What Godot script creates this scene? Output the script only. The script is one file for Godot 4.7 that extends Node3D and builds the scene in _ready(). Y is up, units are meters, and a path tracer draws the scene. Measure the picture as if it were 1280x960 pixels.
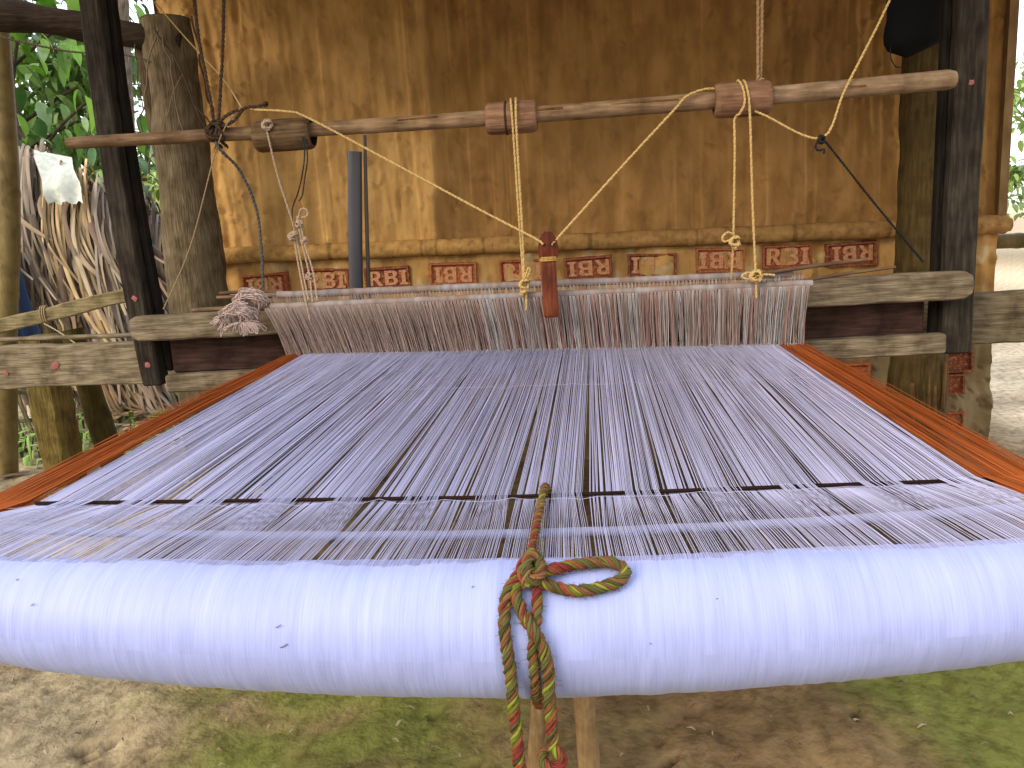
extends Node3D
# A hand loom set up under the eave of a mud-walled house.  Metres, y up; the loom's cross bars run along x.

const GROUND := 0.35
var used := {}
var mats := {}
var rng := RandomNumberGenerator.new()
var fnoise := FastNoiseLite.new()

# ------------------------------------------------------------------ mesh building
class MB:
	var v := PackedVector3Array()
	var n := PackedVector3Array()
	var c := PackedColorArray()
	var u := PackedVector2Array()
	var ix := PackedInt32Array()

	func vert(p: Vector3, nn: Vector3, col: Color, uv := Vector2.ZERO) -> int:
		v.append(p); n.append(nn); c.append(col); u.append(uv)
		return v.size() - 1

	func tri_flat(a: Vector3, b: Vector3, d: Vector3, col: Color, outward := Vector3.ZERO):
		var nn := (d - a).cross(b - a).normalized()
		if outward != Vector3.ZERO and nn.dot(outward) < 0.0:
			var t := b
			b = d
			d = t
			nn = -nn
		var i := vert(a, nn, col)
		vert(b, nn, col); vert(d, nn, col)
		ix.append_array([i, i + 1, i + 2])

	func quad(a: Vector3, b: Vector3, d: Vector3, e: Vector3, col: Color, outward := Vector3.ZERO):
		tri_flat(a, b, d, col, outward)
		tri_flat(a, d, e, col, outward)

	func tube(pts: PackedVector3Array, rad, sides: int, col, caps := true, squash := 1.0, up_hint := Vector3.ZERO):
		# rad: float or array per ring; col: Color or array per ring
		var m := pts.size()
		var prev := Vector3.ZERO
		var base := v.size()
		for i in m:
			var t := (pts[mini(i + 1, m - 1)] - pts[maxi(i - 1, 0)]).normalized()
			var a: Vector3
			if i == 0:
				a = up_hint if up_hint != Vector3.ZERO else (Vector3.UP if absf(t.y) < 0.9 else Vector3.RIGHT)
			else:
				a = prev
			a = (a - t * a.dot(t)).normalized()
			prev = a
			var b := t.cross(a)
			var r: float = rad[i] if rad is Array or rad is PackedFloat32Array else rad
			var cc: Color = col[i] if col is Array or col is PackedColorArray else col
			for j in sides + 1:
				var ang := TAU * j / sides
				var d := a * cos(ang) + b * sin(ang) * squash
				vert(pts[i] + d * r, (a * cos(ang) * squash + b * sin(ang)).normalized(), cc, Vector2(float(j) / sides, i))
		for i in m - 1:
			for j in sides:
				var k := base + i * (sides + 1) + j
				ix.append_array([k, k + sides + 1, k + 1, k + 1, k + sides + 1, k + sides + 2])
		if caps and sides > 3:
			for e in [0, m - 1]:
				var t2 := (pts[1] - pts[0]).normalized() * -1.0 if e == 0 else (pts[m - 1] - pts[m - 2]).normalized()
				var s := vert(pts[e], t2, c[base + e * (sides + 1)])
				var first := v.size()
				for j in sides + 1:
					vert(v[base + e * (sides + 1) + j], t2, c[base + e * (sides + 1)])
				for j in sides:
					if e == 0:
						ix.append_array([s, first + j, first + j + 1])
					else:
						ix.append_array([s, first + j + 1, first + j])

	func mesh() -> ArrayMesh:
		var arr := []
		arr.resize(Mesh.ARRAY_MAX)
		arr[Mesh.ARRAY_VERTEX] = v
		arr[Mesh.ARRAY_NORMAL] = n
		arr[Mesh.ARRAY_COLOR] = c
		arr[Mesh.ARRAY_TEX_UV] = u
		arr[Mesh.ARRAY_INDEX] = ix
		var am := ArrayMesh.new()
		am.add_surface_from_arrays(Mesh.PRIMITIVE_TRIANGLES, arr)
		return am

func numbered(called: String) -> String:
	if not used.has(called):
		used[called] = 0
		return called
	used[called] += 1
	return "%s_%03d" % [called, used[called]]

func obj(called: String, shape, m: Material, parent: Node = null, at := Vector3.ZERO) -> MeshInstance3D:
	var o := MeshInstance3D.new()
	o.mesh = shape.mesh() if shape is MB else shape
	o.material_override = m
	o.position = at
	if parent == null or parent == self:
		o.name = numbered(called)
		add_child(o)
	else:
		o.name = called
		parent.add_child(o, true)
	return o

func tag(o: Node, label: String, category: String, group := "") -> Node:
	o.set_meta("label", label)
	o.set_meta("category", category)
	if group:
		o.set_meta("group", group)
	return o

func thing(called: String, label: String, category: String, at := Vector3.ZERO, group := "") -> Node3D:
	var o := Node3D.new()
	o.name = numbered(called)
	add_child(o)
	o.position = at
	tag(o, label, category, group)
	return o

func stuff(o: Node) -> Node:
	o.set_meta("kind", "stuff")
	return o

func struct(called: String, shape, m: Material, parent: Node = null) -> MeshInstance3D:
	var o := obj(called, shape, m, parent)
	if parent == null:
		o.set_meta("kind", "structure")
	return o

# ------------------------------------------------------------------ curves
func curve(pts: Array, step: float) -> PackedVector3Array:
	var out := PackedVector3Array()
	var m := pts.size()
	for i in m - 1:
		var p0: Vector3 = pts[maxi(i - 1, 0)]
		var p1: Vector3 = pts[i]
		var p2: Vector3 = pts[i + 1]
		var p3: Vector3 = pts[mini(i + 2, m - 1)]
		var k := maxi(1, int(ceil(p1.distance_to(p2) / step)))
		for j in k:
			out.append(p1.cubic_interpolate(p2, p0, p3, float(j) / k))
	out.append(pts[m - 1])
	return out

func even(path: PackedVector3Array, step: float) -> PackedVector3Array:
	var out := PackedVector3Array([path[0]])
	var left := step
	for i in path.size() - 1:
		var a := path[i]
		var l := a.distance_to(path[i + 1])
		var at := 0.0
		while l - at >= left:
			at += left
			out.append(a.lerp(path[i + 1], at / l))
			left = step
		left -= l - at
	return out

func strands(mb: MB, pts: Array, r: float, count: int, pitch: float, cols: Array, step: float, sides := 6, fat := 0.56):
	# laid rope: count strands twisted round the path; cols[k] is a list of colours that strand k runs through
	var path := even(curve(pts, step * 2.0), step)
	if path.size() < 3:
		return
	var prev := Vector3.ZERO
	var aa := PackedVector3Array()
	var bb := PackedVector3Array()
	for i in path.size():
		var t := (path[mini(i + 1, path.size() - 1)] - path[maxi(i - 1, 0)]).normalized()
		var a := prev if i else (Vector3.UP if absf(t.y) < 0.9 else Vector3.RIGHT)
		a = (a - t * a.dot(t)).normalized()
		prev = a
		aa.append(a); bb.append(t.cross(a))
	for k in count:
		var q := PackedVector3Array()
		var cc := PackedColorArray()
		var rr := PackedFloat32Array()
		for i in path.size():
			var s := i * step
			var ang := TAU * (s / pitch + float(k) / count)
			var wob := 1.0 + 0.18 * fnoise.get_noise_2d(s * 900.0, k * 77.0 + pts[0].x * 500.0)
			q.append(path[i] + (aa[i] * cos(ang) + bb[i] * sin(ang)) * r * (1.0 - fat) * wob)
			var list: Array = cols[k % cols.size()]
			var f := fposmod(s / pitch * 0.5 + 0.31 * k + 0.6 * fnoise.get_noise_2d(s * 300.0, k * 31.0), list.size())
			cc.append(list[int(f) % list.size()])
			rr.append(r * fat * wob)
		mb.tube(q, rr, sides, cc)

func braid(mb: MB, pts: Array, r: float, pitch: float, cols: Array):
	# three strands, each laid from four thin yarns
	var step := 0.0025
	var path := even(curve(pts, step), step)
	var prev := Vector3.ZERO
	var lanes := [[], [], []]
	for i in path.size():
		var t := (path[mini(i + 1, path.size() - 1)] - path[maxi(i - 1, 0)]).normalized()
		var a := prev if i else (Vector3.UP if absf(t.y) < 0.9 else Vector3.RIGHT)
		a = (a - t * a.dot(t)).normalized()
		prev = a
		var b := t.cross(a)
		for k in 3:
			var ang := TAU * (i * step / pitch + k / 3.0)
			var w := 1.0 + 0.25 * fnoise.get_noise_2d(i * 7.0, k * 77.0 + pts[0].x * 500.0)
			lanes[k].append(path[i] + (a * cos(ang) + b * sin(ang)) * r * 0.46 * w)
	for k in 3:
		var runs: Array = cols[k % cols.size()]
		var yarns := []
		for y in 4:
			yarns.append(runs.map(func(c): return c * (0.72 + 0.19 * y)))
		strands(mb, lanes[k], r * 0.56, 4, pitch * 1.1, yarns, 0.0022, 5, 0.5)

func cord(mb: MB, pts: Array, r: float, col: Color, step := 0.004):
	strands(mb, pts, r, 2, r * 5.0, [[col], [col * 0.82]], step, 5, 0.6)

func knot(mb: MB, at: Vector3, r: float, cr: float, col: Color, turns := 3, seed_ := 1):
	var g := RandomNumberGenerator.new()
	g.seed = seed_
	for k in turns:
		var b := Basis(Vector3(g.randf_range(-1, 1), g.randf_range(-1, 1), g.randf_range(-1, 1)).normalized(), g.randf_range(0, TAU))
		var pts := []
		for i in 10:
			var a := TAU * i / 9.0
			pts.append(at + b * Vector3(cos(a) * r, sin(a) * r * 0.75, sin(a * 2.0) * r * 0.4))
		strands(mb, pts, cr, 2, cr * 5.0, [[col], [col * 0.82]], 0.004, 5, 0.6)

# a sawn board from a to b: chamfered, slightly uneven, ends rounded off if asked
func plank(mb: MB, a: Vector3, b: Vector3, h: float, t: float, up := Vector3.UP, uneven := 0.03, round_a := 0.0, round_b := 0.0, col := Color.WHITE, chamfer := 0.004, bow := 0.0):
	var len := a.distance_to(b)
	var d := (b - a) / len
	up = (up - d * up.dot(d)).normalized()
	var side := d.cross(up)
	var segs := maxi(3, int(len / 0.035))
	var ts := []
	for r in [0.0, 0.004]:
		ts.append(r / len)
	if round_a > 0.0:
		ts.append_array([0.02 / len, 0.045 / len])
	for i in range(1, segs):
		var x := float(i) / segs
		if x * len > 0.05 and (1.0 - x) * len > 0.05:
			ts.append(x)
	if round_b > 0.0:
		ts.append_array([1.0 - 0.045 / len, 1.0 - 0.02 / len])
	ts.append_array([1.0 - 0.004 / len, 1.0])
	var ch := chamfer
	var rings := []
	var sd := fposmod(a.x * 37.0 + a.y * 91.0 + a.z * 13.0, 100.0)
	for x: float in ts:
		var s := x * len
		var cut := 0.0
		if round_a > 0.0 and s < round_a:
			cut = maxf(cut, 1.0 - sqrt(maxf(0.0, 1.0 - pow(1.0 - s / round_a, 2.0))))
		if round_b > 0.0 and len - s < round_b:
			cut = maxf(cut, 1.0 - sqrt(maxf(0.0, 1.0 - pow(1.0 - (len - s) / round_b, 2.0))))
		var hh := h * 0.5 - cut * minf(h * 0.3, 0.03)
		var tt := t * 0.5
		var end := 0.0
		if x <= 0.0 or x >= 1.0:
			end = ch * 0.7
		hh -= end
		tt -= end
		var o1 := uneven * h * fnoise.get_noise_2d(s * 260.0, sd)
		var o2 := uneven * h * fnoise.get_noise_2d(s * 260.0, sd + 50.0)
		var o3 := uneven * t * fnoise.get_noise_2d(s * 200.0, sd + 80.0)
		var p := a + d * s + up * bow * 4.0 * x * (1.0 - x)
		var c1 := ch * (1.0 + 0.6 * fnoise.get_noise_2d(s * 700.0, sd + 120.0))
		rings.append([p + up * (hh + o1 - c1) + side * (tt + o3), p + up * (hh + o1) + side * (tt + o3 - c1), p + up * (hh + o1) - side * (tt - c1), p + up * (hh + o1 - c1) - side * tt,
			p - up * (hh + o2 - c1) - side * tt, p - up * (hh + o2) - side * (tt - c1), p - up * (hh + o2) + side * (tt + o3 - c1), p - up * (hh + o2 - c1) + side * (tt + o3)])
	for i in rings.size() - 1:
		for j in 8:
			var k := (j + 1) % 8
			var mid: Vector3 = (rings[i][j] + rings[i][k]) * 0.5 - (a + d * (ts[i] * len))
			mid -= d * mid.dot(d)
			mb.quad(rings[i][j], rings[i][k], rings[i + 1][k], rings[i + 1][j], col, mid)
	for e in [0, rings.size() - 1]:
		var o := -d if e == 0 else d
		for j in range(1, 7):
			mb.tri_flat(rings[e][0], rings[e][j], rings[e][j + 1], col, o)

# a rough round timber or bamboo: nodes = distance between rings (0 for none)
func pole(mb: MB, pts: Array, r0: float, r1: float, nodes := 0.0, lump := 0.05, sides := 14, col := Color.WHITE, tone := 0.12, ring := 0.72):
	var path := curve(pts, 0.03)
	if nodes > 0.0:
		path = even(curve(pts, 0.02), 0.012)
	var rr := PackedFloat32Array()
	var cc := PackedColorArray()
	var s := 0.0
	for i in path.size():
		if i:
			s += path[i].distance_to(path[i - 1])
		var f := float(i) / (path.size() - 1)
		var r := lerpf(r0, r1, f) * (1.0 + lump * fnoise.get_noise_2d(s * 160.0, r0 * 9000.0 + pts[0].x * 50.0))
		var k := 1.0 + tone * fnoise.get_noise_2d(s * 90.0, 33.0 + pts[0].x * 90.0)
		if nodes > 0.0:
			var q := absf(fposmod(s / nodes + 0.4, 1.0) - 0.5) * nodes
			if q < 0.010:
				r *= 1.06
				k *= ring if q < 0.005 else lerpf(1.0, ring, 0.4)
		rr.append(r)
		cc.append(Color(col.r * k, col.g * k, col.b * k))
	var base := mb.v.size()
	mb.tube(path, rr, sides, cc)
	for i in range(base, base + path.size() * (sides + 1)):
		var nn := fnoise.get_noise_3d(mb.v[i].x * 420.0, mb.v[i].y * 420.0, mb.v[i].z * 420.0)
		mb.v[i] += mb.n[i] * r0 * lump * 0.6 * nn

# ------------------------------------------------------------------ materials
func ramp(stops: Array) -> Gradient:
	var g := Gradient.new()
	g.offsets = PackedFloat32Array(stops.map(func(s): return s[0]))
	g.colors = PackedColorArray(stops.map(func(s): return s[1]))
	return g

func lin(r: float, g: float, b: float) -> Color:
	return Color(r, g, b).linear_to_srgb()

func ntex(freq: float, stops: Array, seed_ := 1, octaves := 5, size := 512, kind := FastNoiseLite.TYPE_SIMPLEX_SMOOTH) -> NoiseTexture2D:
	var f := FastNoiseLite.new()
	f.seed = seed_
	f.noise_type = kind
	f.frequency = freq
	f.fractal_octaves = octaves
	f.fractal_gain = 0.55
	var t := NoiseTexture2D.new()
	t.width = size
	t.height = size
	t.seamless = true
	t.noise = f
	if stops.size():
		t.color_ramp = ramp(stops)
	return t

func mat(key: String, stops: Array, freq: float, scale3: Vector3, rough := 0.85, bump := 0.0, seed_ := 1, bump_freq := 0.0) -> StandardMaterial3D:
	if mats.has(key):
		return mats[key]
	var m := StandardMaterial3D.new()
	m.resource_name = key
	m.roughness = rough
	m.metallic_specular = 0.25
	m.vertex_color_use_as_albedo = true
	m.albedo_texture = ntex(freq, stops, seed_)
	m.uv1_triplanar = true
	m.uv1_world_triplanar = true
	m.uv1_scale = scale3
	if bump > 0.0:
		m.heightmap_enabled = true
		m.heightmap_scale = bump
		m.heightmap_texture = ntex(bump_freq if bump_freq > 0.0 else freq * 1.6, [], seed_ + 40)
	mats[key] = m
	return m

func plain(key: String, rough := 0.8, spec := 0.35) -> StandardMaterial3D:
	if not mats.has(key):
		var m := StandardMaterial3D.new()
		m.resource_name = key
		m.roughness = rough
		m.metallic_specular = spec
		m.vertex_color_use_as_albedo = true
		mats[key] = m
	return mats[key]

func grain(key: String, axis: int, dark: Color, midc: Color, light: Color, rough := 0.8, bump := 0.12) -> StandardMaterial3D:
	# long fibres with blotchy weathering laid over them
	var s := Vector3(11, 11, 11)
	s[axis] = 1.0
	var fresh := not mats.has(key)
	var m := mat(key, [[0.0, dark.lerp(midc, 0.15)], [0.35, dark.lerp(midc, 0.6)], [0.5, midc], [0.65, light.lerp(midc, 0.6)], [1.0, light]], 0.014, s, rough, bump, key.hash() % 1000, 0.03)
	if fresh:
		m.detail_enabled = true
		m.detail_blend_mode = BaseMaterial3D.BLEND_MODE_MUL
		m.detail_uv_layer = BaseMaterial3D.DETAIL_UV_2
		m.uv2_triplanar = true
		m.uv2_world_triplanar = true
		m.uv2_scale = Vector3(1.7, 1.7, 1.7)
		m.metallic_specular = 0.25
		if not mats.has("blotch"):
			mats["blotch"] = ntex(0.012, [[0.0, Color(0.62, 0.6, 0.57)], [0.35, Color(0.84, 0.83, 0.81)], [0.6, Color(0.95, 0.95, 0.94)], [1.0, Color(1, 1, 1)]], 77, 6)
		m.detail_albedo = mats["blotch"]
	return m

# ------------------------------------------------------------------ the scene
func _ready():
	rng.seed = 7
	fnoise.seed = 5
	fnoise.frequency = 0.02
	fnoise.fractal_octaves = 3
	view_and_light()
	ground()
	house()
	pillars()
	backdrop()
	fence()
	batten()
	frame()
	warp()
	heddles()
	hanging_pole()
	cords()
	small_things()
	rope()

func view_and_light():
	var cam := Camera3D.new()
	cam.name = "camera"
	cam.position = Vector3(0, 1.25, 0)
	cam.rotation_degrees = Vector3(-11, 5.7, -3.3)
	cam.fov = 51.28
	cam.near = 0.02
	cam.far = 400
	add_child(cam)
	cam.current = true
	var env := Environment.new()
	env.background_mode = Environment.BG_SKY
	var sm := ProceduralSkyMaterial.new()
	sm.sky_top_color = Color(0.86, 0.90, 0.96)
	sm.sky_horizon_color = Color(0.96, 0.97, 0.98)
	sm.sky_curve = 0.25
	sm.ground_bottom_color = Color(0.42, 0.38, 0.30)
	sm.ground_horizon_color = Color(0.75, 0.76, 0.74)
	sm.sun_angle_max = 0.0
	var sky := Sky.new()
	sky.sky_material = sm
	env.sky = sky
	env.tonemap_mode = Environment.TONE_MAPPER_LINEAR
	env.tonemap_exposure = 2.35
	env.sdfgi_enabled = true
	env.ssao_enabled = true
	env.ssil_enabled = true
	var we := WorldEnvironment.new()
	we.name = "world_environment"
	we.environment = env
	add_child(we)
	var sun := DirectionalLight3D.new()
	sun.name = "sun"
	sun.light_energy = 0.5
	sun.light_angular_distance = 36.0
	sun.light_color = Color(1.0, 0.97, 0.92)
	sun.shadow_enabled = true
	sun.rotation_degrees = Vector3(-32, -46, 0)
	add_child(sun)

func fb(x: float, z: float, f: float, o := 0.0) -> float:
	return fnoise.get_noise_3d(x * f, o, z * f)

func ground():
	var xs := []
	var x := -2.4
	while x < 1.6:
		xs.append(x)
		x += 0.016
	var far := [0.05, 0.1, 0.2, 0.35, 0.55, 0.8, 1.1, 1.5, 2.0, 2.6, 3.4, 4.4, 6, 8, 11, 15, 22, 32, 50, 80, 150]
	for d in far:
		xs.append(1.6 + d)
		xs.push_front(-2.4 - d)
	var zs := []
	var z := -4.6
	while z < -0.7:
		zs.append(z)
		z += 0.018
	for d in far:
		zs.append(-0.7 + d)
		zs.push_front(-4.6 - d)
	var mb := MB.new()
	var loom_shade := 0.0
	for zz: float in zs:
		for xx: float in xs:
			var near := clampf(1.0 - (absf(xx + 0.4) - 2.0) * 0.4, 0.0, 1.0)
			var h := 0.030 * fb(xx, zz, 90.0) + 0.010 * fb(xx, zz, 420.0, 9.0) + 0.004 * fb(xx, zz, 1500.0, 19.0)
			h += 0.05 * fb(xx, zz, 18.0, 4.0) * (1.0 - near)
			# little burrows and scuffs in the packed mud
			var pit := fb(xx, zz, 700.0, 70.0) + 0.10 * exp(-pow((xx + 0.85) / 0.2, 2.0)) - 0.08
			if pit > 0.42:
				h -= (pit - 0.42) * 0.14
			var moss := 0.5 + 0.9 * fb(xx, zz, 60.0, 30.0) + 0.35 * fb(xx, zz, 240.0, 31.0)
			moss += 0.55 * exp(-pow((xx + 0.42) / 0.42, 2.0) - pow((zz + 1.3) / 0.5, 2.0))
			moss += 0.55 * exp(-pow((xx - 0.72) / 0.22, 2.0) - pow((zz + 1.35) / 0.4, 2.0))
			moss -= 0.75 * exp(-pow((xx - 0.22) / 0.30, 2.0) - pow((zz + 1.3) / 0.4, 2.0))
			moss -= 0.9 * smoothstep(-0.85, -1.25, xx)
			moss -= 0.8 * smoothstep(1.1, 1.6, xx)
			moss = smoothstep(0.36, 0.95, moss)
			loom_shade = 0.85 * smoothstep(-1.5, -1.85, zz) * smoothstep(1.5, 1.1, absf(xx + 0.1))  # shade under the loom and eave, painted into the soil colour
			var tone := 1.0 + 0.5 * fb(xx, zz, 150.0, 50.0) + 0.35 * fb(xx, zz, 700.0, 60.0)
			var soil := Color(0.30, 0.205, 0.095)
			soil = soil.lerp(Color(0.37, 0.295, 0.185), smoothstep(-0.5, -1.1, xx))
			soil = soil.lerp(Color(0.74, 0.60, 0.42), smoothstep(1.3, 1.9, xx))
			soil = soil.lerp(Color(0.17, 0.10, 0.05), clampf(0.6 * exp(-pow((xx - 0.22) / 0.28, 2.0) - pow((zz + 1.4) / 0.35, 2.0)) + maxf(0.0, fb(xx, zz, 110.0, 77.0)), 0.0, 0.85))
			soil = soil.lerp(Color(0.085, 0.055, 0.03), loom_shade)
			moss *= 1.0 - loom_shade
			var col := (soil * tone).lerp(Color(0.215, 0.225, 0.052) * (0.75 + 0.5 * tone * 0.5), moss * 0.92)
			if pit > 0.47 and xx < 0.8:
				col = col.lerp(Color(0.05, 0.03, 0.018), clampf((pit - 0.47) * 9.0, 0.0, 0.9))
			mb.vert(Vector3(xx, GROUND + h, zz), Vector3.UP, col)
	var w := xs.size()
	for j in zs.size():
		for i in w:
			var k := j * w + i
			var dx := mb.v[j * w + mini(i + 1, w - 1)] - mb.v[j * w + maxi(i - 1, 0)]
			var dz := mb.v[mini(j + 1, zs.size() - 1) * w + i] - mb.v[maxi(j - 1, 0) * w + i]
			mb.n[k] = dz.cross(dx).normalized()
			if i < w - 1 and j < zs.size() - 1:
				mb.ix.append_array([k, k + 1, k + w, k + 1, k + w + 1, k + w])
	var m := mat("packed earth", [[0.0, Color(0.66, 0.64, 0.6)], [0.5, Color(0.9, 0.89, 0.87)], [1.0, Color(1, 1, 1)]], 0.02, Vector3(2.2, 2.2, 2.2), 0.95, 0.3, 3, 0.05)
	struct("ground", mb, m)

# mud plaster surface depth in front of the wall plane
func mud(x: float, y: float) -> float:
	var d := 0.018 * fnoise.get_noise_2d(x * 620.0, y * 90.0) + 0.0065 * fnoise.get_noise_2d(x * 1400.0, y * 200.0 + 40.0)
	d += 0.016 * fnoise.get_noise_2d(x * 120.0, y * 90.0 + 90.0) + 0.0022 * fnoise.get_noise_2d(x * 1900.0, y * 1500.0)
	var lump := fnoise.get_noise_2d(x * 800.0 + 300.0, y * 600.0)
	if lump > 0.3:
		d += (lump - 0.3) * 0.035
	return d

func house():
	var h := thing("mud_house", "ochre mud plastered house wall with stamped red bricks along its base", "house")
	var wm := mat("mud plaster", [[0.0, Color(0.76, 0.73, 0.70)], [0.4, Color(0.88, 0.86, 0.83)], [0.6, Color(0.95, 0.94, 0.92)], [1.0, Color(1, 1, 1)]], 0.010, Vector3(1.6, 0.9, 1.6), 0.9, 0.25, 11, 0.03)
	# upper wall: the bay left of the seam stands proud of the right-hand bay and ends in a rounded ridge
	var mb := MB.new()
	var nx := 420
	var ny := 150
	for j in ny + 1:
		var y := 1.19 + 1.41 * j / ny
		for i in nx + 1:
			var x := -1.53 + 3.0 * i / nx
			var seam := -0.522 + 0.006 * sin(y * 9.0)
			var z := -3.0 + mud(x, y)
			z -= 0.065 * smoothstep(seam - 0.012, seam + 0.022, x) * (1.0 - 0.55 * smoothstep(seam + 0.02, seam + 0.35, x))
			z += 0.026 * exp(-pow((x - seam + 0.022) / 0.02, 2.0))
			var t := 1.0 + 0.20 * fnoise.get_noise_2d(x * 130.0, y * 80.0 + 500.0) + 0.10 * fnoise.get_noise_2d(x * 700.0, y * 60.0 + 800.0)
			var col := Color(0.62, 0.365, 0.130).lerp(Color(0.42, 0.225, 0.075), smoothstep(-0.62, -0.35, x))  # light from the left painted in: left bay brighter, right bay darker
			col = col.lerp(Color(0.27, 0.13, 0.036), 0.3 * smoothstep(1.45, 1.75, y + 0.10 * fnoise.get_noise_2d(x * 300.0, y * 30.0)))  # eave shade painted into the plaster colour towards the top
			# pale runs where rain has washed the plaster
			var run := fnoise.get_noise_2d(x * 2100.0, y * 22.0 + 1200.0)
			if run > 0.36:
				t += (run - 0.36) * 1.2
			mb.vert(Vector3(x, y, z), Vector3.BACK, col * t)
	grid_finish(mb, nx + 1, ny + 1)
	obj("wall", mb, wm, h)
	# plinth below the ledge, with the brick course set into it
	mb = MB.new()
	nx = 330
	ny = 90
	for j in ny + 1:
		var y := GROUND - 0.05 + (1.20 - GROUND + 0.05) * j / ny
		for i in nx + 1:
			var x := -1.53 + 2.97 * i / nx
			var z := -2.992 + mud(x, y) * 0.9
			z += 0.03 * smoothstep(0.6, 0.56, y + 0.015 * fnoise.get_noise_2d(x * 300.0, 3.0)) * smoothstep(1.0, 1.2, x)
			var crack := absf(fnoise.get_noise_2d(x * 260.0 + 70.0, y * 260.0))
			var t := 1.0 + 0.35 * fnoise.get_noise_2d(x * 300.0, y * 260.0 + 300.0)
			var col := Color(0.50, 0.28, 0.095).lerp(Color(0.52, 0.37, 0.19), smoothstep(0.1, 0.45, fnoise.get_noise_2d(x * 420.0, y * 500.0 + 900.0)))
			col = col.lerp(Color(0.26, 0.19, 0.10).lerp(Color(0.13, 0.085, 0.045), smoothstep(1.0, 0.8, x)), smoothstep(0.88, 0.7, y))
			if crack < 0.012 and y < 0.9:
				z -= 0.014
			mb.vert(Vector3(x, y, z), Vector3.BACK, col * t)
	grid_finish(mb, nx + 1, ny + 1)
	obj("plinth", mb, wm, h)
	# end faces and body so the wall has thickness
	for e: float in [-1.53, 1.44]:
		var s := signf(e)
		mb = MB.new()
		mb.quad(Vector3(e, GROUND - 0.05, -2.995), Vector3(e, 2.6, -3.0), Vector3(e, 2.6, -3.5), Vector3(e, GROUND - 0.05, -3.5), Color(0.30, 0.19, 0.09), Vector3(s, 0, 0))
		obj("end_wall", mb, wm, h)
	mb = MB.new()
	mb.quad(Vector3(1.44, 1.19, -3.0), Vector3(1.47, 1.19, -3.0), Vector3(1.47, 2.6, -3.0), Vector3(1.44, 2.6, -3.0), Color(0.30, 0.19, 0.09), Vector3(0, 0, 1))
	mb.quad(Vector3(1.47, 1.19, -3.0), Vector3(1.47, 2.6, -3.0), Vector3(1.47, 2.6, -3.5), Vector3(1.47, 1.19, -3.5), Color(0.30, 0.19, 0.09), Vector3(1, 0, 0))
	obj("end_wall", mb, wm, h)
	# rounded mud ledge over split bamboo
	var lm := mat("ledge mud", [[0.0, Color(0.6, 0.57, 0.54)], [0.5, Color(0.86, 0.84, 0.8)], [1.0, Color(1, 1, 1)]], 0.02, Vector3(2, 2, 2), 0.8, 0.25, 14, 0.05)
	mb = MB.new()
	var pts := []
	for i in 40:
		var f := i / 39.0
		pts.append(Vector3(-1.585 + 3.06 * f, 1.212 - 0.047 * f + 0.0012 * sin(i * 1.7), -2.974))
	var path := even(curve(pts, 0.02), 0.008)
	var rr := PackedFloat32Array()
	var cc := PackedColorArray()
	for i in path.size():
		var k := 1.0
		var r := 0.031 * (1.0 + 0.02 * fnoise.get_noise_1d(path[i].x * 300.0))
		for q: float in [-0.95, -0.60, -0.545, -0.37, 0.02, 0.40, 0.74, 1.06, 1.3]:
			if absf(path[i].x - q) < 0.006:
				r *= 0.96
				k = 0.6
		if i < 2 or i > path.size() - 3:
			r *= 0.75
		rr.append(r)
		var base := Color(0.58, 0.33, 0.11).lerp(Color(0.45, 0.25, 0.09), smoothstep(-0.6, 0.4, path[i].x))
		base = base * k * (1.0 + 0.2 * fnoise.get_noise_1d(path[i].x * 260.0 + 70.0))
		cc.append(base)
	mb.tube(path, rr, 14, cc)
	obj("ledge", mb, lm, h)
	bricks(h)
	roof(h)

func grid_finish(mb: MB, w: int, hgt: int, downward := false):
	for j in hgt:
		for i in w:
			var k := j * w + i
			var dx := mb.v[j * w + mini(i + 1, w - 1)] - mb.v[j * w + maxi(i - 1, 0)]
			var dy := mb.v[mini(j + 1, hgt - 1) * w + i] - mb.v[maxi(j - 1, 0) * w + i]
			mb.n[k] = dx.cross(dy).normalized()
			if i < w - 1 and j < hgt - 1:
				if downward:
					mb.ix.append_array([k, k + 1, k + w, k + 1, k + w + 1, k + w])
				else:
					mb.ix.append_array([k, k + w, k + 1, k + 1, k + w, k + w + 1])
			if downward:
				mb.n[k] = -mb.n[k]

func brick_shape(w: float, hh: float, t: float, seed_: int) -> MB:
	# a pressed brick seen on its stamped face: a raised rim round a sunk panel
	var g := RandomNumberGenerator.new()
	g.seed = seed_
	var mb := MB.new()
	var j := func(s): return g.randf_range(-s, s)
	var rim := 0.006
	var o := []
	var p := []
	var q := []
	var b := []
	for s in [[-1, -1], [1, -1], [1, 1], [-1, 1]]:
		var a := Vector3(s[0] * (w * 0.5) + j.call(0.004), s[1] * hh * 0.5 + j.call(0.003), t)
		o.append(a)
		b.append(Vector3(a.x + s[0] * 0.003, a.y + s[1] * 0.003, -0.02))
		p.append(Vector3(a.x - s[0] * rim, a.y - s[1] * rim, t + j.call(0.001)))
		q.append(Vector3(a.x - s[0] * (rim + 0.005), a.y - s[1] * (rim + 0.005), t - 0.012))
	var c := Color(1, 1, 1)
	for i in 4:
		var k := (i + 1) % 4
		var out: Vector3 = (o[i] + o[k]) * 0.5
		out.z = 0
		mb.quad(b[i], b[k], o[k], o[i], c, out)
		mb.quad(o[i], o[k], p[k], p[i], c, Vector3(0, 0, 1))
		mb.quad(p[i], p[k], q[k], q[i], c * 0.9, -out)
	mb.quad(q[0], q[1], q[2], q[3], c, Vector3(0, 0, 1))
	return mb

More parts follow.
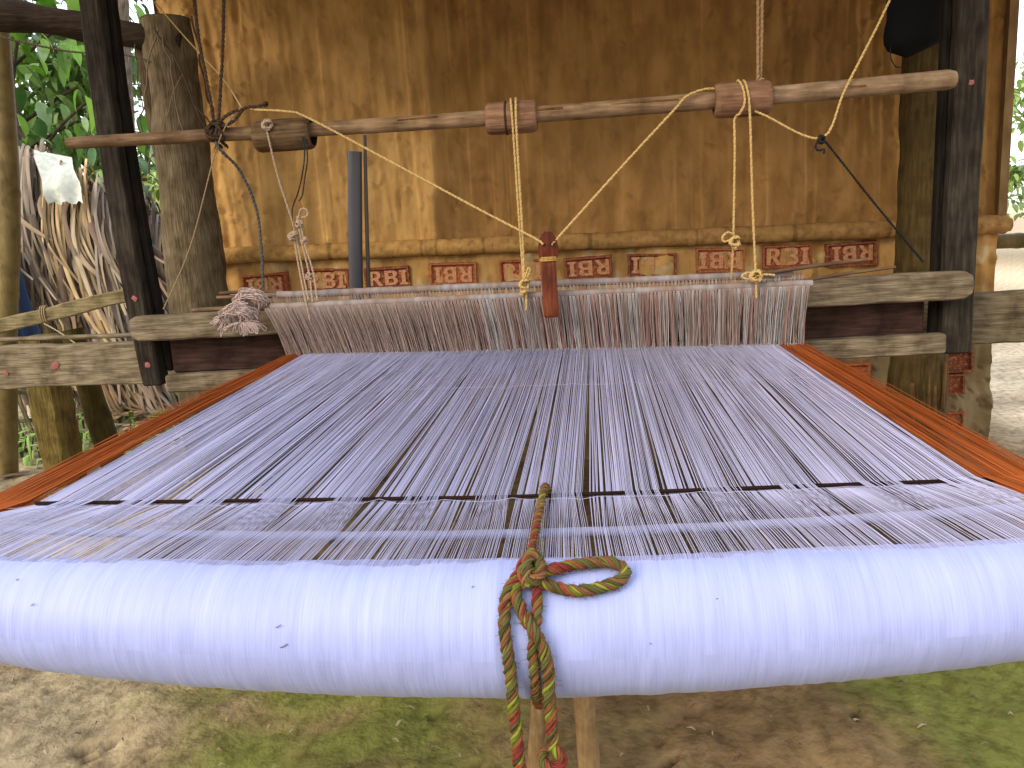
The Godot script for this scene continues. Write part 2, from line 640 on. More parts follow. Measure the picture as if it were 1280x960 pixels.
func bricks(h: Node3D):
	var tones := []
	for k in 4:
		var s: Color = [Color(0.60, 0.32, 0.21), Color(0.54, 0.30, 0.21), Color(0.50, 0.28, 0.20), Color(0.64, 0.36, 0.23)][k]
		tones.append(mat("brick%d" % k, [[0.0, s * 0.7], [0.4, s * 0.95], [0.62, s * 1.08], [0.8, Color(0.66, 0.46, 0.28)], [1.0, Color(0.72, 0.55, 0.36)]], 0.03, Vector3(4, 4, 4), 0.92, 0.3, 60 + k, 0.06))
	var letter_m := mat("stamped letters", [[0.0, Color(0.62, 0.40, 0.28)], [0.5, Color(0.74, 0.52, 0.37)], [1.0, Color(0.80, 0.62, 0.45)]], 0.03, Vector3(5, 5, 5), 0.92, 0.1, 70)
	var font := SystemFont.new()
	font.font_names = PackedStringArray(["Droid Sans"])
	font.font_weight = 700
	var tm := TextMesh.new()
	tm.text = "RBI"
	tm.font = font
	tm.font_size = 64
	tm.pixel_size = 0.00135
	tm.depth = 0.009
	tm.curve_step = 3.0
	var shapes := []
	for k in 3:
		shapes.append(brick_shape(0.172, 0.084, 0.012, 5 + k).mesh())
	# centre x and whether the brick was laid upside down
	var course := [[-1.222, true], [-0.985, false], [-0.745, false], [-0.492, true], [-0.235, false], [0.008, true], [0.243, true], [0.487, true], [0.722, false], [0.945, true]]
	for i in course.size():
		var e = course[i]
		var b := obj("brick", shapes[i % 3], tones[i % 4], h, Vector3(e[0], 1.092 + rng.randf_range(-0.004, 0.004), -2.985 + rng.randf_range(-0.010, 0.001)))
		b.rotation.z = rng.randf_range(-0.03, 0.03) + (PI if e[1] else 0.0)
		var l := obj("letters", tm, letter_m, b, Vector3(rng.randf_range(-0.006, 0.006), rng.randf_range(-0.003, 0.003), rng.randf_range(-0.0015, 0.0025)))
		l.scale = Vector3(rng.randf_range(1.05, 1.18), rng.randf_range(0.84, 0.98), 1)
	# bare bricks lower in the plinth, where the plaster has come away
	var low := [[0.83, 0.70, 0.11], [0.955, 0.66, 0.12], [1.31, 0.69, 0.11], [1.30, 0.605, 0.09], [1.25, 0.845, 0.10], [1.26, 0.47, 0.16], [1.21, 0.385, 0.13], [0.87, 0.60, 0.14]]
	for i in low.size():
		var e = low[i]
		obj("brick", brick_shape(e[2], 0.075, 0.012, 30 + i), tones[(i * 3) % 4], h, Vector3(e[0], e[1], -2.972 if e[1] > 0.6 else -2.955)).rotation.z = rng.randf_range(-0.05, 0.05)

func roof(h: Node3D):
	# low thatched eave that shades the wall; it starts above the top of the picture
	var m := mat("roof thatch", [[0.0, Color(0.25, 0.19, 0.12)], [1.0, Color(0.5, 0.4, 0.26)]], 0.02, Vector3(9, 1, 9), 1.0)
	var mb := MB.new()
	var a := Vector3(0, 2.62, -3.6)
	var b := Vector3(0, 2.24, -1.45)
	plank(mb, a + Vector3(0.3, 0, 0), b + Vector3(0.3, 0, 0), 4.1, 0.12, Vector3.RIGHT, 0.0)
	obj("roof", mb, m, h)
	var rm := grain("rafter wood", 2, Color(0.25, 0.19, 0.13), Color(0.35, 0.28, 0.2), Color(0.45, 0.36, 0.27))
	for i in 7:
		var r := MB.new()
		var x := -1.6 + 0.62 * i
		pole(r, [Vector3(x, 2.52, -3.5), Vector3(x + 0.02, 2.35, -2.4), Vector3(x, 2.15, -1.52)], 0.035, 0.03, 0.4)
		obj("rafter", r, rm, h)

func pillars():
	var m := grain("pillar bark", 1, Color(0.32, 0.27, 0.20), Color(0.43, 0.37, 0.28), Color(0.52, 0.46, 0.36), 0.9, 0.3)
	var t := thing("house_pillar", "thick grey brown tree trunk pillar with dead vines round its top", "pillar", Vector3(-1.37, GROUND, -2.75), "pillars in front of the mud wall")
	var mb := MB.new()
	pole(mb, [Vector3(0, -0.05, 0), Vector3(-0.005, 0.6, 0.005), Vector3(0.0, 1.2, -0.005), Vector3(0.005, 1.65, 0)], 0.122, 0.078, 0.0, 0.10, 24)
	obj("trunk", mb, m, t)
	mb = MB.new()
	pole(mb, [Vector3(-0.075, 1.15, 0.0), Vector3(-0.082, 1.35, 0.0), Vector3(-0.085, 1.60, 0.0)], 0.022, 0.03, 0.0, 0.12, 10, Color(0.75, 0.7, 0.66))
	obj("side_branch", mb, m, t)
	var vm := plain("dead vine", 0.9)
	for k in 7:
		mb = MB.new()
		var p := []
		var a0 := rng.randf_range(0.2, 2.6)
		var y0 := rng.randf_range(1.45, 1.66)
		var turn := rng.randf_range(-0.25, 0.25)
		for i in 9:
			var a := a0 + i * turn + rng.randf_range(-0.06, 0.06)
			var r := 0.098 + 0.012 * rng.randf() + (0.02 if i > 6 else 0.0)
			p.append(Vector3(cos(a) * r, y0 - i * 0.04 - rng.randf_range(0.0, 0.02), sin(a) * r))
		mb.tube(curve(p, 0.012), rng.randf_range(0.0015, 0.0038), 5, Color(0.13, 0.09, 0.06) * rng.randf_range(0.6, 1.6))
		obj("vine", mb, vm, t)
	var m2 := grain("worn post", 1, Color(0.30, 0.25, 0.16), Color(0.40, 0.34, 0.21), Color(0.48, 0.42, 0.27), 0.85, 0.25)
	t = thing("house_pillar", "brown house pillar behind the right loom upright, split and worn at its foot", "pillar", Vector3(1.09, GROUND, -2.72), "pillars in front of the mud wall")
	mb = MB.new()
	pole(mb, [Vector3(-0.02, -0.05, 0), Vector3(-0.01, 0.3, 0), Vector3(0, 0.75, 0), Vector3(-0.006, 1.2, 0), Vector3(-0.004, 1.85, 0)], 0.094, 0.078, 0.0, 0.09, 22, Color(0.80, 0.72, 0.62))
	obj("trunk", mb, m2, t)
	# splits in the worn foot
	for k in 5:
		mb = MB.new()
		var x := -0.05 + 0.022 * k
		var y := rng.randf_range(0.16, 0.26)
		plank(mb, Vector3(x, y, 0.088), Vector3(x + rng.randf_range(-0.008, 0.008), y + rng.randf_range(0.09, 0.18), 0.084), rng.randf_range(0.008, 0.016), 0.014, Vector3.RIGHT, 0.2)
		obj("splinter", mb, grain("split wood", 1, Color(0.36, 0.25, 0.15), Color(0.47, 0.34, 0.2), Color(0.56, 0.43, 0.27)), t)
	# tie beam overhead on the left, between the yard and the pillar
	var bm := grain("smoked beam", 0, Color(0.16, 0.125, 0.10), Color(0.23, 0.18, 0.145), Color(0.32, 0.26, 0.21), 0.85, 0.25)
	var tb := thing("tie_beam", "dark rough timber beam overhead reaching the vine covered pillar", "beam", Vector3(-1.36, 1.93, -2.74))
	mb = MB.new()
	pole(mb, [Vector3(-0.85, 0.13, 0.2), Vector3(-0.5, 0.095, 0.12), Vector3(-0.2, 0.04, 0.04), Vector3(0.06, -0.015, 0.02)], 0.062, 0.036, 0.0, 0.14, 14)
	obj("beam", mb, bm, tb)
	mb = MB.new()
	cord(mb, [Vector3(-0.5, 0.02, 0.16), Vector3(-0.3, -0.03, 0.1), Vector3(-0.12, -0.05, 0.07), Vector3(0.0, -0.09, 0.06)], 0.004, Color(0.12, 0.10, 0.07))
	obj("lashing", mb, plain("old cord", 0.95, 0.1), tb)

# ------------------------------------------------------------------ yard and greenery
func leaf_shape(seed_: int, slim := 0.36) -> ArrayMesh:
	# one metre long blade with a folded midrib and a bend
	var g := RandomNumberGenerator.new()
	g.seed = seed_
	var mb := MB.new()
	var bend := g.randf_range(0.15, 0.5)
	var rows := 6
	for i in rows + 1:
		var f := float(i) / rows
		var w := slim * pow(sin(PI * pow(f, 0.8)), 0.8) * 0.5 + 0.002
		var y := -bend * f * f
		var k := 1.0 - 0.12 * (i % 2)
		mb.vert(Vector3(-w, y + w * 0.35, f), Vector3(0.3, 1, 0).normalized(), Color(k, k, k))
		mb.vert(Vector3(0, y, f), Vector3.UP, Color(k * 0.9, k * 0.95, k * 0.8))
		mb.vert(Vector3(w, y + w * 0.35, f), Vector3(-0.3, 1, 0).normalized(), Color(k, k, k))
	for i in rows:
		for s in 2:
			var k := i * 3 + s
			mb.ix.append_array([k, k + 1, k + 3, k + 1, k + 4, k + 3])
	return mb.mesh()

func leaf_mat(key: String, c: Color, rough := 0.45) -> StandardMaterial3D:
	var m := plain(key, rough, 0.5)
	m.albedo_color = c.linear_to_srgb()
	m.backlight_enabled = true
	m.backlight = Color(c.r * 1.1, c.g * 1.3, c.b * 0.6).linear_to_srgb()
	return m

func crown(parent: Node, lo: Vector3, hi: Vector3, count: int, size: Vector2, seed_: int, dark: Color, light: Color):
	var g := RandomNumberGenerator.new()
	g.seed = seed_
	var mm := MultiMesh.new()
	mm.transform_format = MultiMesh.TRANSFORM_3D
	mm.use_colors = true
	mm.mesh = leaf_shape(seed_ + 3, 0.42)
	mm.instance_count = count
	var clumps := []
	for k in 26:
		clumps.append([Vector3(g.randf_range(lo.x, hi.x), g.randf_range(lo.y, hi.y), g.randf_range(lo.z, hi.z)), g.randf_range(0.25, 0.7), g.randf()])
	for i in count:
		var c = clumps[g.randi() % clumps.size()]
		var p: Vector3 = c[0] + Vector3(g.randfn(), g.randfn() * 0.7, g.randfn()) * c[1] * 0.5
		var b := Basis.from_euler(Vector3(g.randf_range(-0.3, 1.1), g.randf_range(0, TAU), g.randf_range(-0.5, 0.5)))
		mm.set_instance_transform(i, Transform3D(b.scaled(Vector3.ONE * g.randf_range(size.x, size.y)), p))
		mm.set_instance_color(i, dark.lerp(light, clampf(c[2] * 0.6 + g.randf() * 0.5, 0, 1)))
	var o := MultiMeshInstance3D.new()
	o.multimesh = mm
	o.name = "crown"
	var lm := plain("leaf mass", 0.5, 0.5)
	lm.backlight_enabled = true
	lm.backlight = Color(0.30, 0.42, 0.12)
	o.material_override = lm
	parent.add_child(o, true)
	stuff(o)

func backdrop():
	var bark := grain("yard bark", 1, Color(0.32, 0.28, 0.24), Color(0.45, 0.41, 0.36), Color(0.6, 0.56, 0.5), 0.9, 0.3)
	# the broad-leaved tree whose leaves can be told apart
	var t := thing("broad_leaved_tree", "nearest broad leaved tree with large glossy green leaves above the thatch fence", "tree", Vector3(-4.85, GROUND, -6.6))
	var mb := MB.new()
	pole(mb, [Vector3(0, -0.1, 0), Vector3(0.1, 1.2, 0), Vector3(0.2, 2.4, 0.1), Vector3(0.3, 3.6, 0)], 0.11, 0.05, 0.0, 0.1, 10)
	obj("trunk", mb, bark, t)
	var cols := [Color(0.12, 0.26, 0.035), Color(0.20, 0.38, 0.05), Color(0.08, 0.17, 0.05), Color(0.26, 0.42, 0.08), Color(0.36, 0.48, 0.26)]
	var lm := []
	for k in cols.size():
		lm.append(leaf_mat("broad leaf %d" % k, cols[k], 0.35))
	var shapes := []
	for k in 4:
		shapes.append(leaf_shape(200 + k, [0.36, 0.44, 0.5, 0.3][k]))
	for k in 9:
		mb = MB.new()
		var y := 1.3 + 0.22 * k
		var d := Vector3(rng.randf_range(0.4, 1.1), rng.randf_range(0.1, 0.7), rng.randf_range(-0.5, 0.8))
		mb.tube(curve([Vector3(0.15, y, 0), Vector3(0.15, y, 0) + d * 0.5 + Vector3(0, 0.08, 0), Vector3(0.15, y, 0) + d], 0.08), 0.014, 6, Color(0.5, 0.45, 0.4))
		obj("branch", mb, bark, t)
	for i in 290:
		var p := Vector3(rng.randf_range(-0.1, 1.12), rng.randf_range(1.2, 3.5), rng.randf_range(-0.6, 0.6))
		if fnoise.get_noise_3d(p.x * 120.0, p.y * 120.0, p.z * 60.0) < -0.16:
			p.y -= 0.5
		var k := 2 if p.y < 1.9 and rng.randf() < 0.6 else rng.randi() % 5
		var o := obj("leaf", shapes[rng.randi() % 4], lm[k], t, p)
		o.basis = Basis.from_euler(Vector3(rng.randf_range(0.2, 1.3), rng.randf_range(0, TAU), rng.randf_range(-0.4, 0.4))).scaled(Vector3.ONE * rng.randf_range(0.13, 0.3))
	crown(t, Vector3(-0.3, 1.2, -1.0), Vector3(1.0, 3.6, -0.3), 1500, Vector2(0.10, 0.2), 280, Color(0.06, 0.13, 0.03), Color(0.26, 0.38, 0.12))
	# areca palm with ringed grey stem
	t = thing("areca_palm", "slender pale grey areca palm stem behind the left loom upright", "palm tree", Vector3(-3.72, GROUND, -6.4))
	mb = MB.new()
	pole(mb, [Vector3(0, -0.1, 0), Vector3(0.05, 1.2, 0), Vector3(0.21, 2.9, 0), Vector3(0.5, 5.2, 0)], 0.062, 0.05, 0.16, 0.06, 12, Color(1.3, 1.28, 1.25), 0.3)
	obj("trunk", mb, bark, t)
	for k in 9:
		mb = MB.new()
		var a := TAU * k / 9.0
		var dirv := Vector3(cos(a), 0, sin(a))
		var spine := curve([Vector3(0.5, 5.2, 0), Vector3(0.5, 5.9, 0) + dirv * 0.7, Vector3(0.5, 5.7, 0) + dirv * 1.6, Vector3(0.5, 4.7, 0) + dirv * 2.1], 0.1)
		mb.tube(spine, 0.012, 5, Color(0.2, 0.28, 0.06))
		for i in range(4, spine.size()):
			for s: float in [-1.0, 1.0]:
				var side := dirv.cross(Vector3.UP) * s
				var tip := spine[i] + side * 0.5 + dirv * 0.25 - Vector3(0, 0.28, 0)
				mb.tri_flat(spine[i], spine[i] + dirv * 0.05, tip, Color(0.12, 0.24, 0.04))
				mb.tri_flat(spine[i] + dirv * 0.05, tip + dirv * 0.02, tip, Color(0.12, 0.24, 0.04))
		obj("frond", mb, plain("palm frond", 0.5), t)
	# further trees and shrubs
	var list := [
		["yard_tree", "pale green tree far behind the thatch fence", Vector3(-6.6, 0, -10.5), Vector3(-1.3, 1.0, -0.8), Vector3(2.6, 3.6, 0.8), 2600, Color(0.10, 0.18, 0.04), Color(0.36, 0.46, 0.22)],
		["yard_tree", "yellow green bushes seen between the pillar and the left upright", Vector3(-4.9, 0, -9.5), Vector3(-0.5, 0.2, -0.5), Vector3(1.4, 1.8, 0.5), 1600, Color(0.18, 0.24, 0.05), Color(0.55, 0.58, 0.22)],
		["yard_tree", "dark leafy shrub standing low just behind the thatch fence", Vector3(-3.9, 0, -5.7), Vector3(-1.0, 0.3, -0.3), Vector3(0.6, 1.4, 0.3), 1500, Color(0.03, 0.07, 0.02), Color(0.14, 0.24, 0.08)],
		["yard_tree", "bright green trees beyond the house corner at the right edge", Vector3(7.0, 0, -13.0), Vector3(-2.0, 0.9, -1.0), Vector3(3.0, 3.0, 1.0), 4000, Color(0.14, 0.24, 0.05), Color(0.42, 0.54, 0.20)],
		["yard_tree", "blue green distant trees at the end of the yard", Vector3(-10.5, 0, -19.0), Vector3(-3.0, 0.5, -1.0), Vector3(7.0, 4.2, 1.0), 3000, Color(0.10, 0.18, 0.07), Color(0.32, 0.44, 0.24)],
	]
	for i in list.size():
		var e = list[i]
		var yt := thing(e[0], e[1], "tree" if i in [0, 3, 4] else "shrub", e[2] + Vector3(0, GROUND, 0), "trees and shrubs round the yard")
		mb = MB.new()
		pole(mb, [Vector3(0.3, -0.1, 0), Vector3(0.35, 0.9, 0), Vector3(0.3, e[4].y * 0.8, 0)], 0.08, 0.03, 0.0, 0.1, 8)
		obj("trunk", mb, bark, yt)
		crown(yt, e[3], e[4], e[5], Vector2(0.10, 0.24) if i < 4 else Vector2(0.2, 0.5), 300 + i, e[6], e[7])

func ribbon(mb: MB, pts: PackedVector3Array, w: float, facing: Vector3, col: Color):
	var m := pts.size()
	var base := mb.v.size()
	for i in m:
		var t := (pts[mini(i + 1, m - 1)] - pts[maxi(i - 1, 0)]).normalized()
		var s := t.cross(facing).normalized()
		var nn := s.cross(t).normalized()
		if nn.dot(facing) < 0:
			nn = -nn
		var f := float(i) / (m - 1)
		var ww := w * (0.35 + 0.65 * sin(PI * clampf(0.12 + 0.85 * f, 0, 1)))
		var k := 1.0 + 0.15 * sin(i * 2.1 + w * 900.0)
		mb.vert(pts[i] - s * ww * 0.5, (nn - s * 0.4).normalized(), col * k)
		mb.vert(pts[i] + nn * ww * 0.28, nn, col * k * 1.1)
		mb.vert(pts[i] + s * ww * 0.5, (nn + s * 0.4).normalized(), col * k * 0.9)
	for i in m - 1:
		for s2 in 2:
			var k2 := base + i * 3 + s2
			mb.ix.append_array([k2, k2 + 3, k2 + 1, k2 + 1, k2 + 3, k2 + 4])

func fence():
	var dry := plain("dry palm leaf", 0.7, 0.4)
	var t := thing("thatch_fence", "fence of hanging dry grey and straw coloured palm leaves left of the loom", "fence", Vector3(-2.75, GROUND, -4.2))
	var mb := MB.new()
	# sagging bundles hung over a rail, four clumps with their own lean and tone
	var bundles := [[-0.30, 1.43, 0.10, Color(0.33, 0.25, 0.19)], [-0.14, 1.40, 0.16, Color(0.36, 0.275, 0.205)], [0.02, 1.29, 0.22, Color(0.50, 0.345, 0.17)], [0.16, 1.23, 0.30, Color(0.52, 0.36, 0.18)], [0.30, 1.18, 0.34, Color(0.39, 0.31, 0.24)], [0.44, 1.08, 0.30, Color(0.36, 0.30, 0.25)]]
	for b in bundles:
		for k in 170:
			var x0: float = b[0] + rng.randfn() * 0.055
			var top: float = b[1] + rng.randfn() * 0.04
			var z0 := 0.10 + rng.randf_range(-0.10, 0.10)
			var ln := rng.randf_range(0.5, 1.22)
			var lean: float = b[2] * rng.randf_range(0.2, 1.5) - 0.05
			var kink := rng.randfn() * 0.05
			var bulge := 0.16 * rng.randf_range(0.3, 1.0)
			var p := []
			var start := rng.randf_range(0.0, 0.55) if k > 45 else 0.0
			for i in 5:
				var f := i / 4.0
				p.append(Vector3(x0 + lean * f * f * ln + kink * f * (1.0 - f), top - start - ln * f * (1.0 - 0.08 * f), z0 + bulge * sin(f * 2.2)))
			if start == 0.0:
				p[0] = p[0] + Vector3(0, 0.01, -0.02)
				p.push_front(p[0] + Vector3(-0.03, -0.07, -0.11))
			if p[4].y < 0.06:
				for i in 5:
					p[i].y = maxf(p[i].y, 0.03 + 0.01 * i)
			var c: Color = b[3] * rng.randf_range(0.25, 1.1)
			if start > 0.3:
				c = c.lerp(Color(0.22, 0.12, 0.07), 0.5)
			ribbon(mb, curve(p, 0.08), rng.randf_range(0.010, 0.030), Vector3(rng.randf_range(-0.5, 0.5), 0.1, 1).normalized(), c)
	for k in 420:
		var f := rng.randf()
		var top := lerpf(1.38, 1.12, f) - rng.randf() * 0.7 * rng.randf()
		var x0 := lerpf(-0.42, 0.50, f) + rng.randfn() * 0.05
		var lean := rng.randfn() * 0.10 + 0.17
		var ln := rng.randf_range(0.3, 0.8)
		var z0 := 0.12 + rng.randf_range(-0.16, 0.08)
		var p := [Vector3(x0 - 0.05 * lean, top, z0 - 0.04), Vector3(x0 + lean * 0.2, top - ln * 0.35, z0 + 0.10), Vector3(x0 + lean * 0.55, maxf(0.04, top - ln * 0.7), z0 + 0.13), Vector3(x0 + lean, maxf(0.02, top - ln), z0 + 0.13 + 0.04 * rng.randfn())]
		ribbon(mb, curve(p, 0.06), rng.randf_range(0.012, 0.032), Vector3(rng.randf_range(-0.9, 0.9), 0.1, 1).normalized(), [Color(0.24, 0.17, 0.12), Color(0.33, 0.24, 0.15), Color(0.20, 0.13, 0.09), Color(0.40, 0.31, 0.2)][k % 4] * rng.randf_range(0.5, 1.15))
	stuff(obj("dry_leaves", mb, dry, t))
	for k in 4:
		mb = MB.new()
		var x := -0.42 + 0.3 * k
		pole(mb, [Vector3(x, -0.05, 0.02), Vector3(x + 0.01, 0.7, 0.0), Vector3(x, 1.3 - 0.1 * k, 0.02)], 0.028, 0.022, 0.25, 0.06, 8, Color(0.5, 0.42, 0.32))
		obj("post", mb, dry, t)
	# loose leaves lower left, in front of the blue cloth
	mb = MB.new()
	for k in 34:
		var y := rng.randf_range(0.75, 1.12)
		var p := [Vector3(-0.62, y + 0.2, 0.55), Vector3(-0.42, y + 0.08, 0.62), Vector3(-0.30 + rng.randf_range(-0.06, 0.05), y - 0.22, 0.60), Vector3(-0.27 + rng.randf_range(-0.06, 0.06), y - 0.36, 0.6)]
		ribbon(mb, curve(p, 0.07), rng.randf_range(0.008, 0.018), Vector3(0, 0.5, 1), Color(0.50, 0.42, 0.33) * rng.randf_range(0.55, 1.25))
	stuff(obj("loose_leaves", mb, dry, t))
	# cloths
	var wm := mat("old white cloth", [[0.0, Color(0.62, 0.64, 0.58)], [0.4, Color(0.74, 0.75, 0.70)], [1.0, Color(0.82, 0.83, 0.78)]], 0.02, Vector3(3, 3, 3), 0.9, 0.1, 21)
	mb = MB.new()
	for j in 15:
		for i in 11:
			var u := i / 10.0
			var v := j / 14.0
			var a := Vector3(-2.83, 1.79, -4.08).lerp(Vector3(-2.66, 1.745, -4.12), u)
			var b := Vector3(-2.66, 1.50, -3.88).lerp(Vector3(-2.49, 1.50, -3.92), u)
			var p := a.lerp(b, v) + Vector3(0.03 * sin(PI * v), 0.0, 0.05 * sin(PI * v) + 0.016 * sin(u * 11.0 + v * 3.0) * v + 0.01 * sin(u * 5.0 + v * 9.0) + 0.006 * fnoise.get_noise_2d(u * 300.0, v * 300.0))
			if j == 14:
				p.y += 0.01 * sin(u * 17.0)
			mb.vert(p, Vector3.BACK, Color.WHITE)
	grid_finish(mb, 11, 15, true)
	tag(obj("white_cloth", mb, wm), "white cloth spread to dry on top of the thatch fence", "cloth")
	mb = MB.new()
	for j in 13:
		for i in 9:
			var u := i / 8.0
			var v := j / 12.0
			var p := Vector3(-3.02 + 0.20 * u + 0.10 * v, 1.42 - 0.60 * v - 0.1 * u, -3.80 + 0.02 * sin(u * 13.0 + v * 2.0))
			mb.vert(p, Vector3.BACK, Color(0.016, 0.028, 0.06))
	grid_finish(mb, 9, 13, true)
	tag(obj("blue_cloth", mb, plain("navy cloth", 0.95, 0.2)), "dark navy blue cloth hanging behind the bamboo post at the left edge", "cloth")
	# bamboo post at the left edge of the picture
	var bam := grain("green brown bamboo", 1, Color(0.43, 0.37, 0.22), Color(0.49, 0.42, 0.26), Color(0.54, 0.46, 0.29), 0.5, 0.03)
	mb = MB.new()
	pole(mb, [Vector3(-2.46, GROUND - 0.05, -3.02), Vector3(-2.335, 0.9, -3.0), Vector3(-2.215, 1.47, -3.0), Vector3(-2.135, 2.12, -3.0)], 0.042, 0.036, 0.20, 0.02, 16, Color.WHITE, 0.05, 1.45)
	tag(obj("bamboo_post", mb, bam), "jointed yellow brown bamboo post at the far left edge", "post")
	# diagonal lath with its binding
	var lath := thing("fence_lath", "greyish flat bamboo lath sloping across in front of the thatch, bound with cord", "lath", Vector3(-1.85, 1.05, -2.6))
	var lm := grain("grey lath", 0, Color(0.40, 0.34, 0.24), Color(0.52, 0.46, 0.33), Color(0.60, 0.54, 0.4))
	mb = MB.new()
	plank(mb, Vector3(-0.42, -0.075, 0), Vector3(0.33, 0.058, 0.0), 0.048, 0.02, Vector3.UP, 0.08)
	obj("lath", mb, lm, lath)
	mb = MB.new()
	for k in 3:
		var p := []
		for i in 9:
			var a := TAU * i / 8.0
			p.append(Vector3(-0.02 + 0.008 * k, 0.0 + 0.029 * sin(a), 0.016 * cos(a)))
		cord(mb, p, 0.0028, Color(0.42, 0.30, 0.16))
	cord(mb, [Vector3(-0.01, -0.03, 0.015), Vector3(0.08, -0.07, 0.05), Vector3(0.24, -0.16, 0.12), Vector3(0.3, -0.17, 0.2)], 0.0028, Color(0.42, 0.34, 0.2))
	obj("binding", mb, plain("old cord", 0.95, 0.1), lath)
	# low picket of split bamboo, lower left
	var pk := thing("picket_fence", "low fence of split bamboo pickets at the lower left", "fence", Vector3(-2.68, GROUND, -3.55))
	var pm := grain("weathered bamboo", 1, Color(0.34, 0.31, 0.22), Color(0.44, 0.41, 0.30), Color(0.52, 0.49, 0.37), 0.8, 0.1)
	for k in 13:
		mb = MB.new()
		var x := -0.42 + 0.045 * k + rng.randf_range(-0.01, 0.01)
		var ht := 0.30 + rng.randf_range(-0.04, 0.12)
		plank(mb, Vector3(x + 0.05, -0.04, rng.randf_range(-0.02, 0.02)), Vector3(x - 0.04 + rng.randf_range(-0.02, 0.02), ht, rng.randf_range(-0.02, 0.02)), rng.randf_range(0.016, 0.026), 0.01, Vector3.RIGHT, 0.1, 0, 0, Color.WHITE * rng.randf_range(0.7, 1.1))
		obj("picket", mb, pm, pk)
	for y: float in [0.10, 0.24]:
		mb = MB.new()
		plank(mb, Vector3(-0.5, y, -0.035), Vector3(0.2, y + 0.02, -0.03), 0.02, 0.01)
		obj("rail", mb, pm, pk)
	# grey sticks leaning behind the upright
	var st := thing("stick_fence", "fence of grey leaning sticks and branches seen beside the left pillar", "fence", Vector3(-2.72, GROUND, -5.0))
	var sm := grain("grey stick", 1, Color(0.36, 0.33, 0.30), Color(0.48, 0.44, 0.40), Color(0.6, 0.56, 0.51), 0.9, 0.2)
	for k in 30:
		mb = MB.new()
		var x := -0.3 + 0.021 * k + rng.randf_range(-0.02, 0.02)
		var ht := rng.randf_range(0.75, 1.25)
		pole(mb, [Vector3(x, -0.05, rng.randf_range(-0.06, 0.06)), Vector3(x + 0.01, ht * 0.5, rng.randf_range(-0.03, 0.03)), Vector3(x - 0.05 + rng.randf_range(-0.05, 0.03), ht, rng.randf_range(-0.08, 0.08))], rng.randf_range(0.011, 0.02), 0.008, 0.0, 0.2, 7, Color.WHITE * rng.randf_range(0.65, 1.1))
		obj("stick", mb, sm, st)
	mb = MB.new()
	pole(mb, [Vector3(0.12, 0.0, 0.1), Vector3(0.05, 0.7, 0.1), Vector3(-0.06, 1.4, 0.08)], 0.034, 0.03, 0.2, 0.04, 10, Color(0.8, 0.66, 0.55))
	obj("stout_stick", mb, sm, st)
	# posts that carry the left cross beam
	var mossy := grain("mossy post", 1, Color(0.36, 0.30, 0.15), Color(0.45, 0.38, 0.20), Color(0.54, 0.46, 0.27), 0.9, 0.3)
	mb = MB.new()
	plank(mb, Vector3(-2.085, GROUND - 0.06, -2.88), Vector3(-2.085, 0.95, -2.86), 0.122, 0.12, Vector3.RIGHT, 0.06, 0, 0, Color.WHITE, 0.018)
	tag(obj("earthy_post", mb, mossy), "short yellow earth stained square post under the left plank", "post")
	mb = MB.new()
	pole(mb, [Vector3(-1.98, GROUND - 0.05, -3.05), Vector3(-2.03, 0.6, -3.05), Vector3(-2.08, 0.95, -3.05)], 0.05, 0.045, 0.0, 0.1, 12, Color(0.42, 0.44, 0.33))
	tag(obj("mossy_post", mb, mossy), "dark green mossy round post just right of the yellow stained post", "post")
	litter()
	# rail and stones on the right, beyond the house corner
	mb = MB.new()
	pole(mb, [Vector3(1.25, 1.095, -3.35), Vector3(1.7, 1.09, -3.35), Vector3(2.6, 1.07, -3.4)], 0.03, 0.028, 0.4, 0.06, 10, Color(0.75, 0.72, 0.62))
	mb.tube(PackedVector3Array([Vector3(2.5, GROUND - 0.05, -3.4), Vector3(2.5, 1.12, -3.4)]), 0.035, 8, Color(0.7, 0.66, 0.55))
	tag(obj("yard_rail", mb, bam), "grey brown pole rail running right from behind the house corner", "rail")
	var rock := mat("field stone", [[0.0, Color(0.35, 0.30, 0.26)], [1.0, Color(0.66, 0.58, 0.5)]], 0.03, Vector3(3, 3, 3), 0.95, 0.4, 90)
	var spots := [[Vector3(3.9, GROUND, -7.2), 0.16, "dark flat stone lying on the pale sand at the right edge"], [Vector3(4.35, GROUND, -7.5), 0.12, "smaller dark stone behind the flat stone on the right sand"], [Vector3(-2.15, GROUND, -4.75), 0.10, "grey stone lying at the foot of the stick fence"], [Vector3(-2.0, GROUND, -4.6), 0.08, "brown stone beside the grey stone near the stick fence"]]
	for e in spots:
		tag(obj("stone", stone_shape(e[1], int(e[0].x * 100)), rock, null, e[0]), e[2], "stone")

func stone_shape(r: float, seed_: int) -> MB:
	var s := SphereMesh.new()
	s.radius = r
	s.height = r * 1.1
	s.radial_segments = 20
	s.rings = 12
	var a := s.get_mesh_arrays()
	var mb := MB.new()
	mb.v = a[Mesh.ARRAY_VERTEX]
	mb.n = a[Mesh.ARRAY_NORMAL]
	mb.ix = a[Mesh.ARRAY_INDEX]
	for i in mb.v.size():
		var p := mb.v[i] / r * 60.0
		mb.v[i] *= 1.0 + 0.45 * fnoise.get_noise_3d(p.x + seed_, p.y, p.z)
		mb.c.append(Color.WHITE)
		mb.u.append(Vector2.ZERO)
	return mb

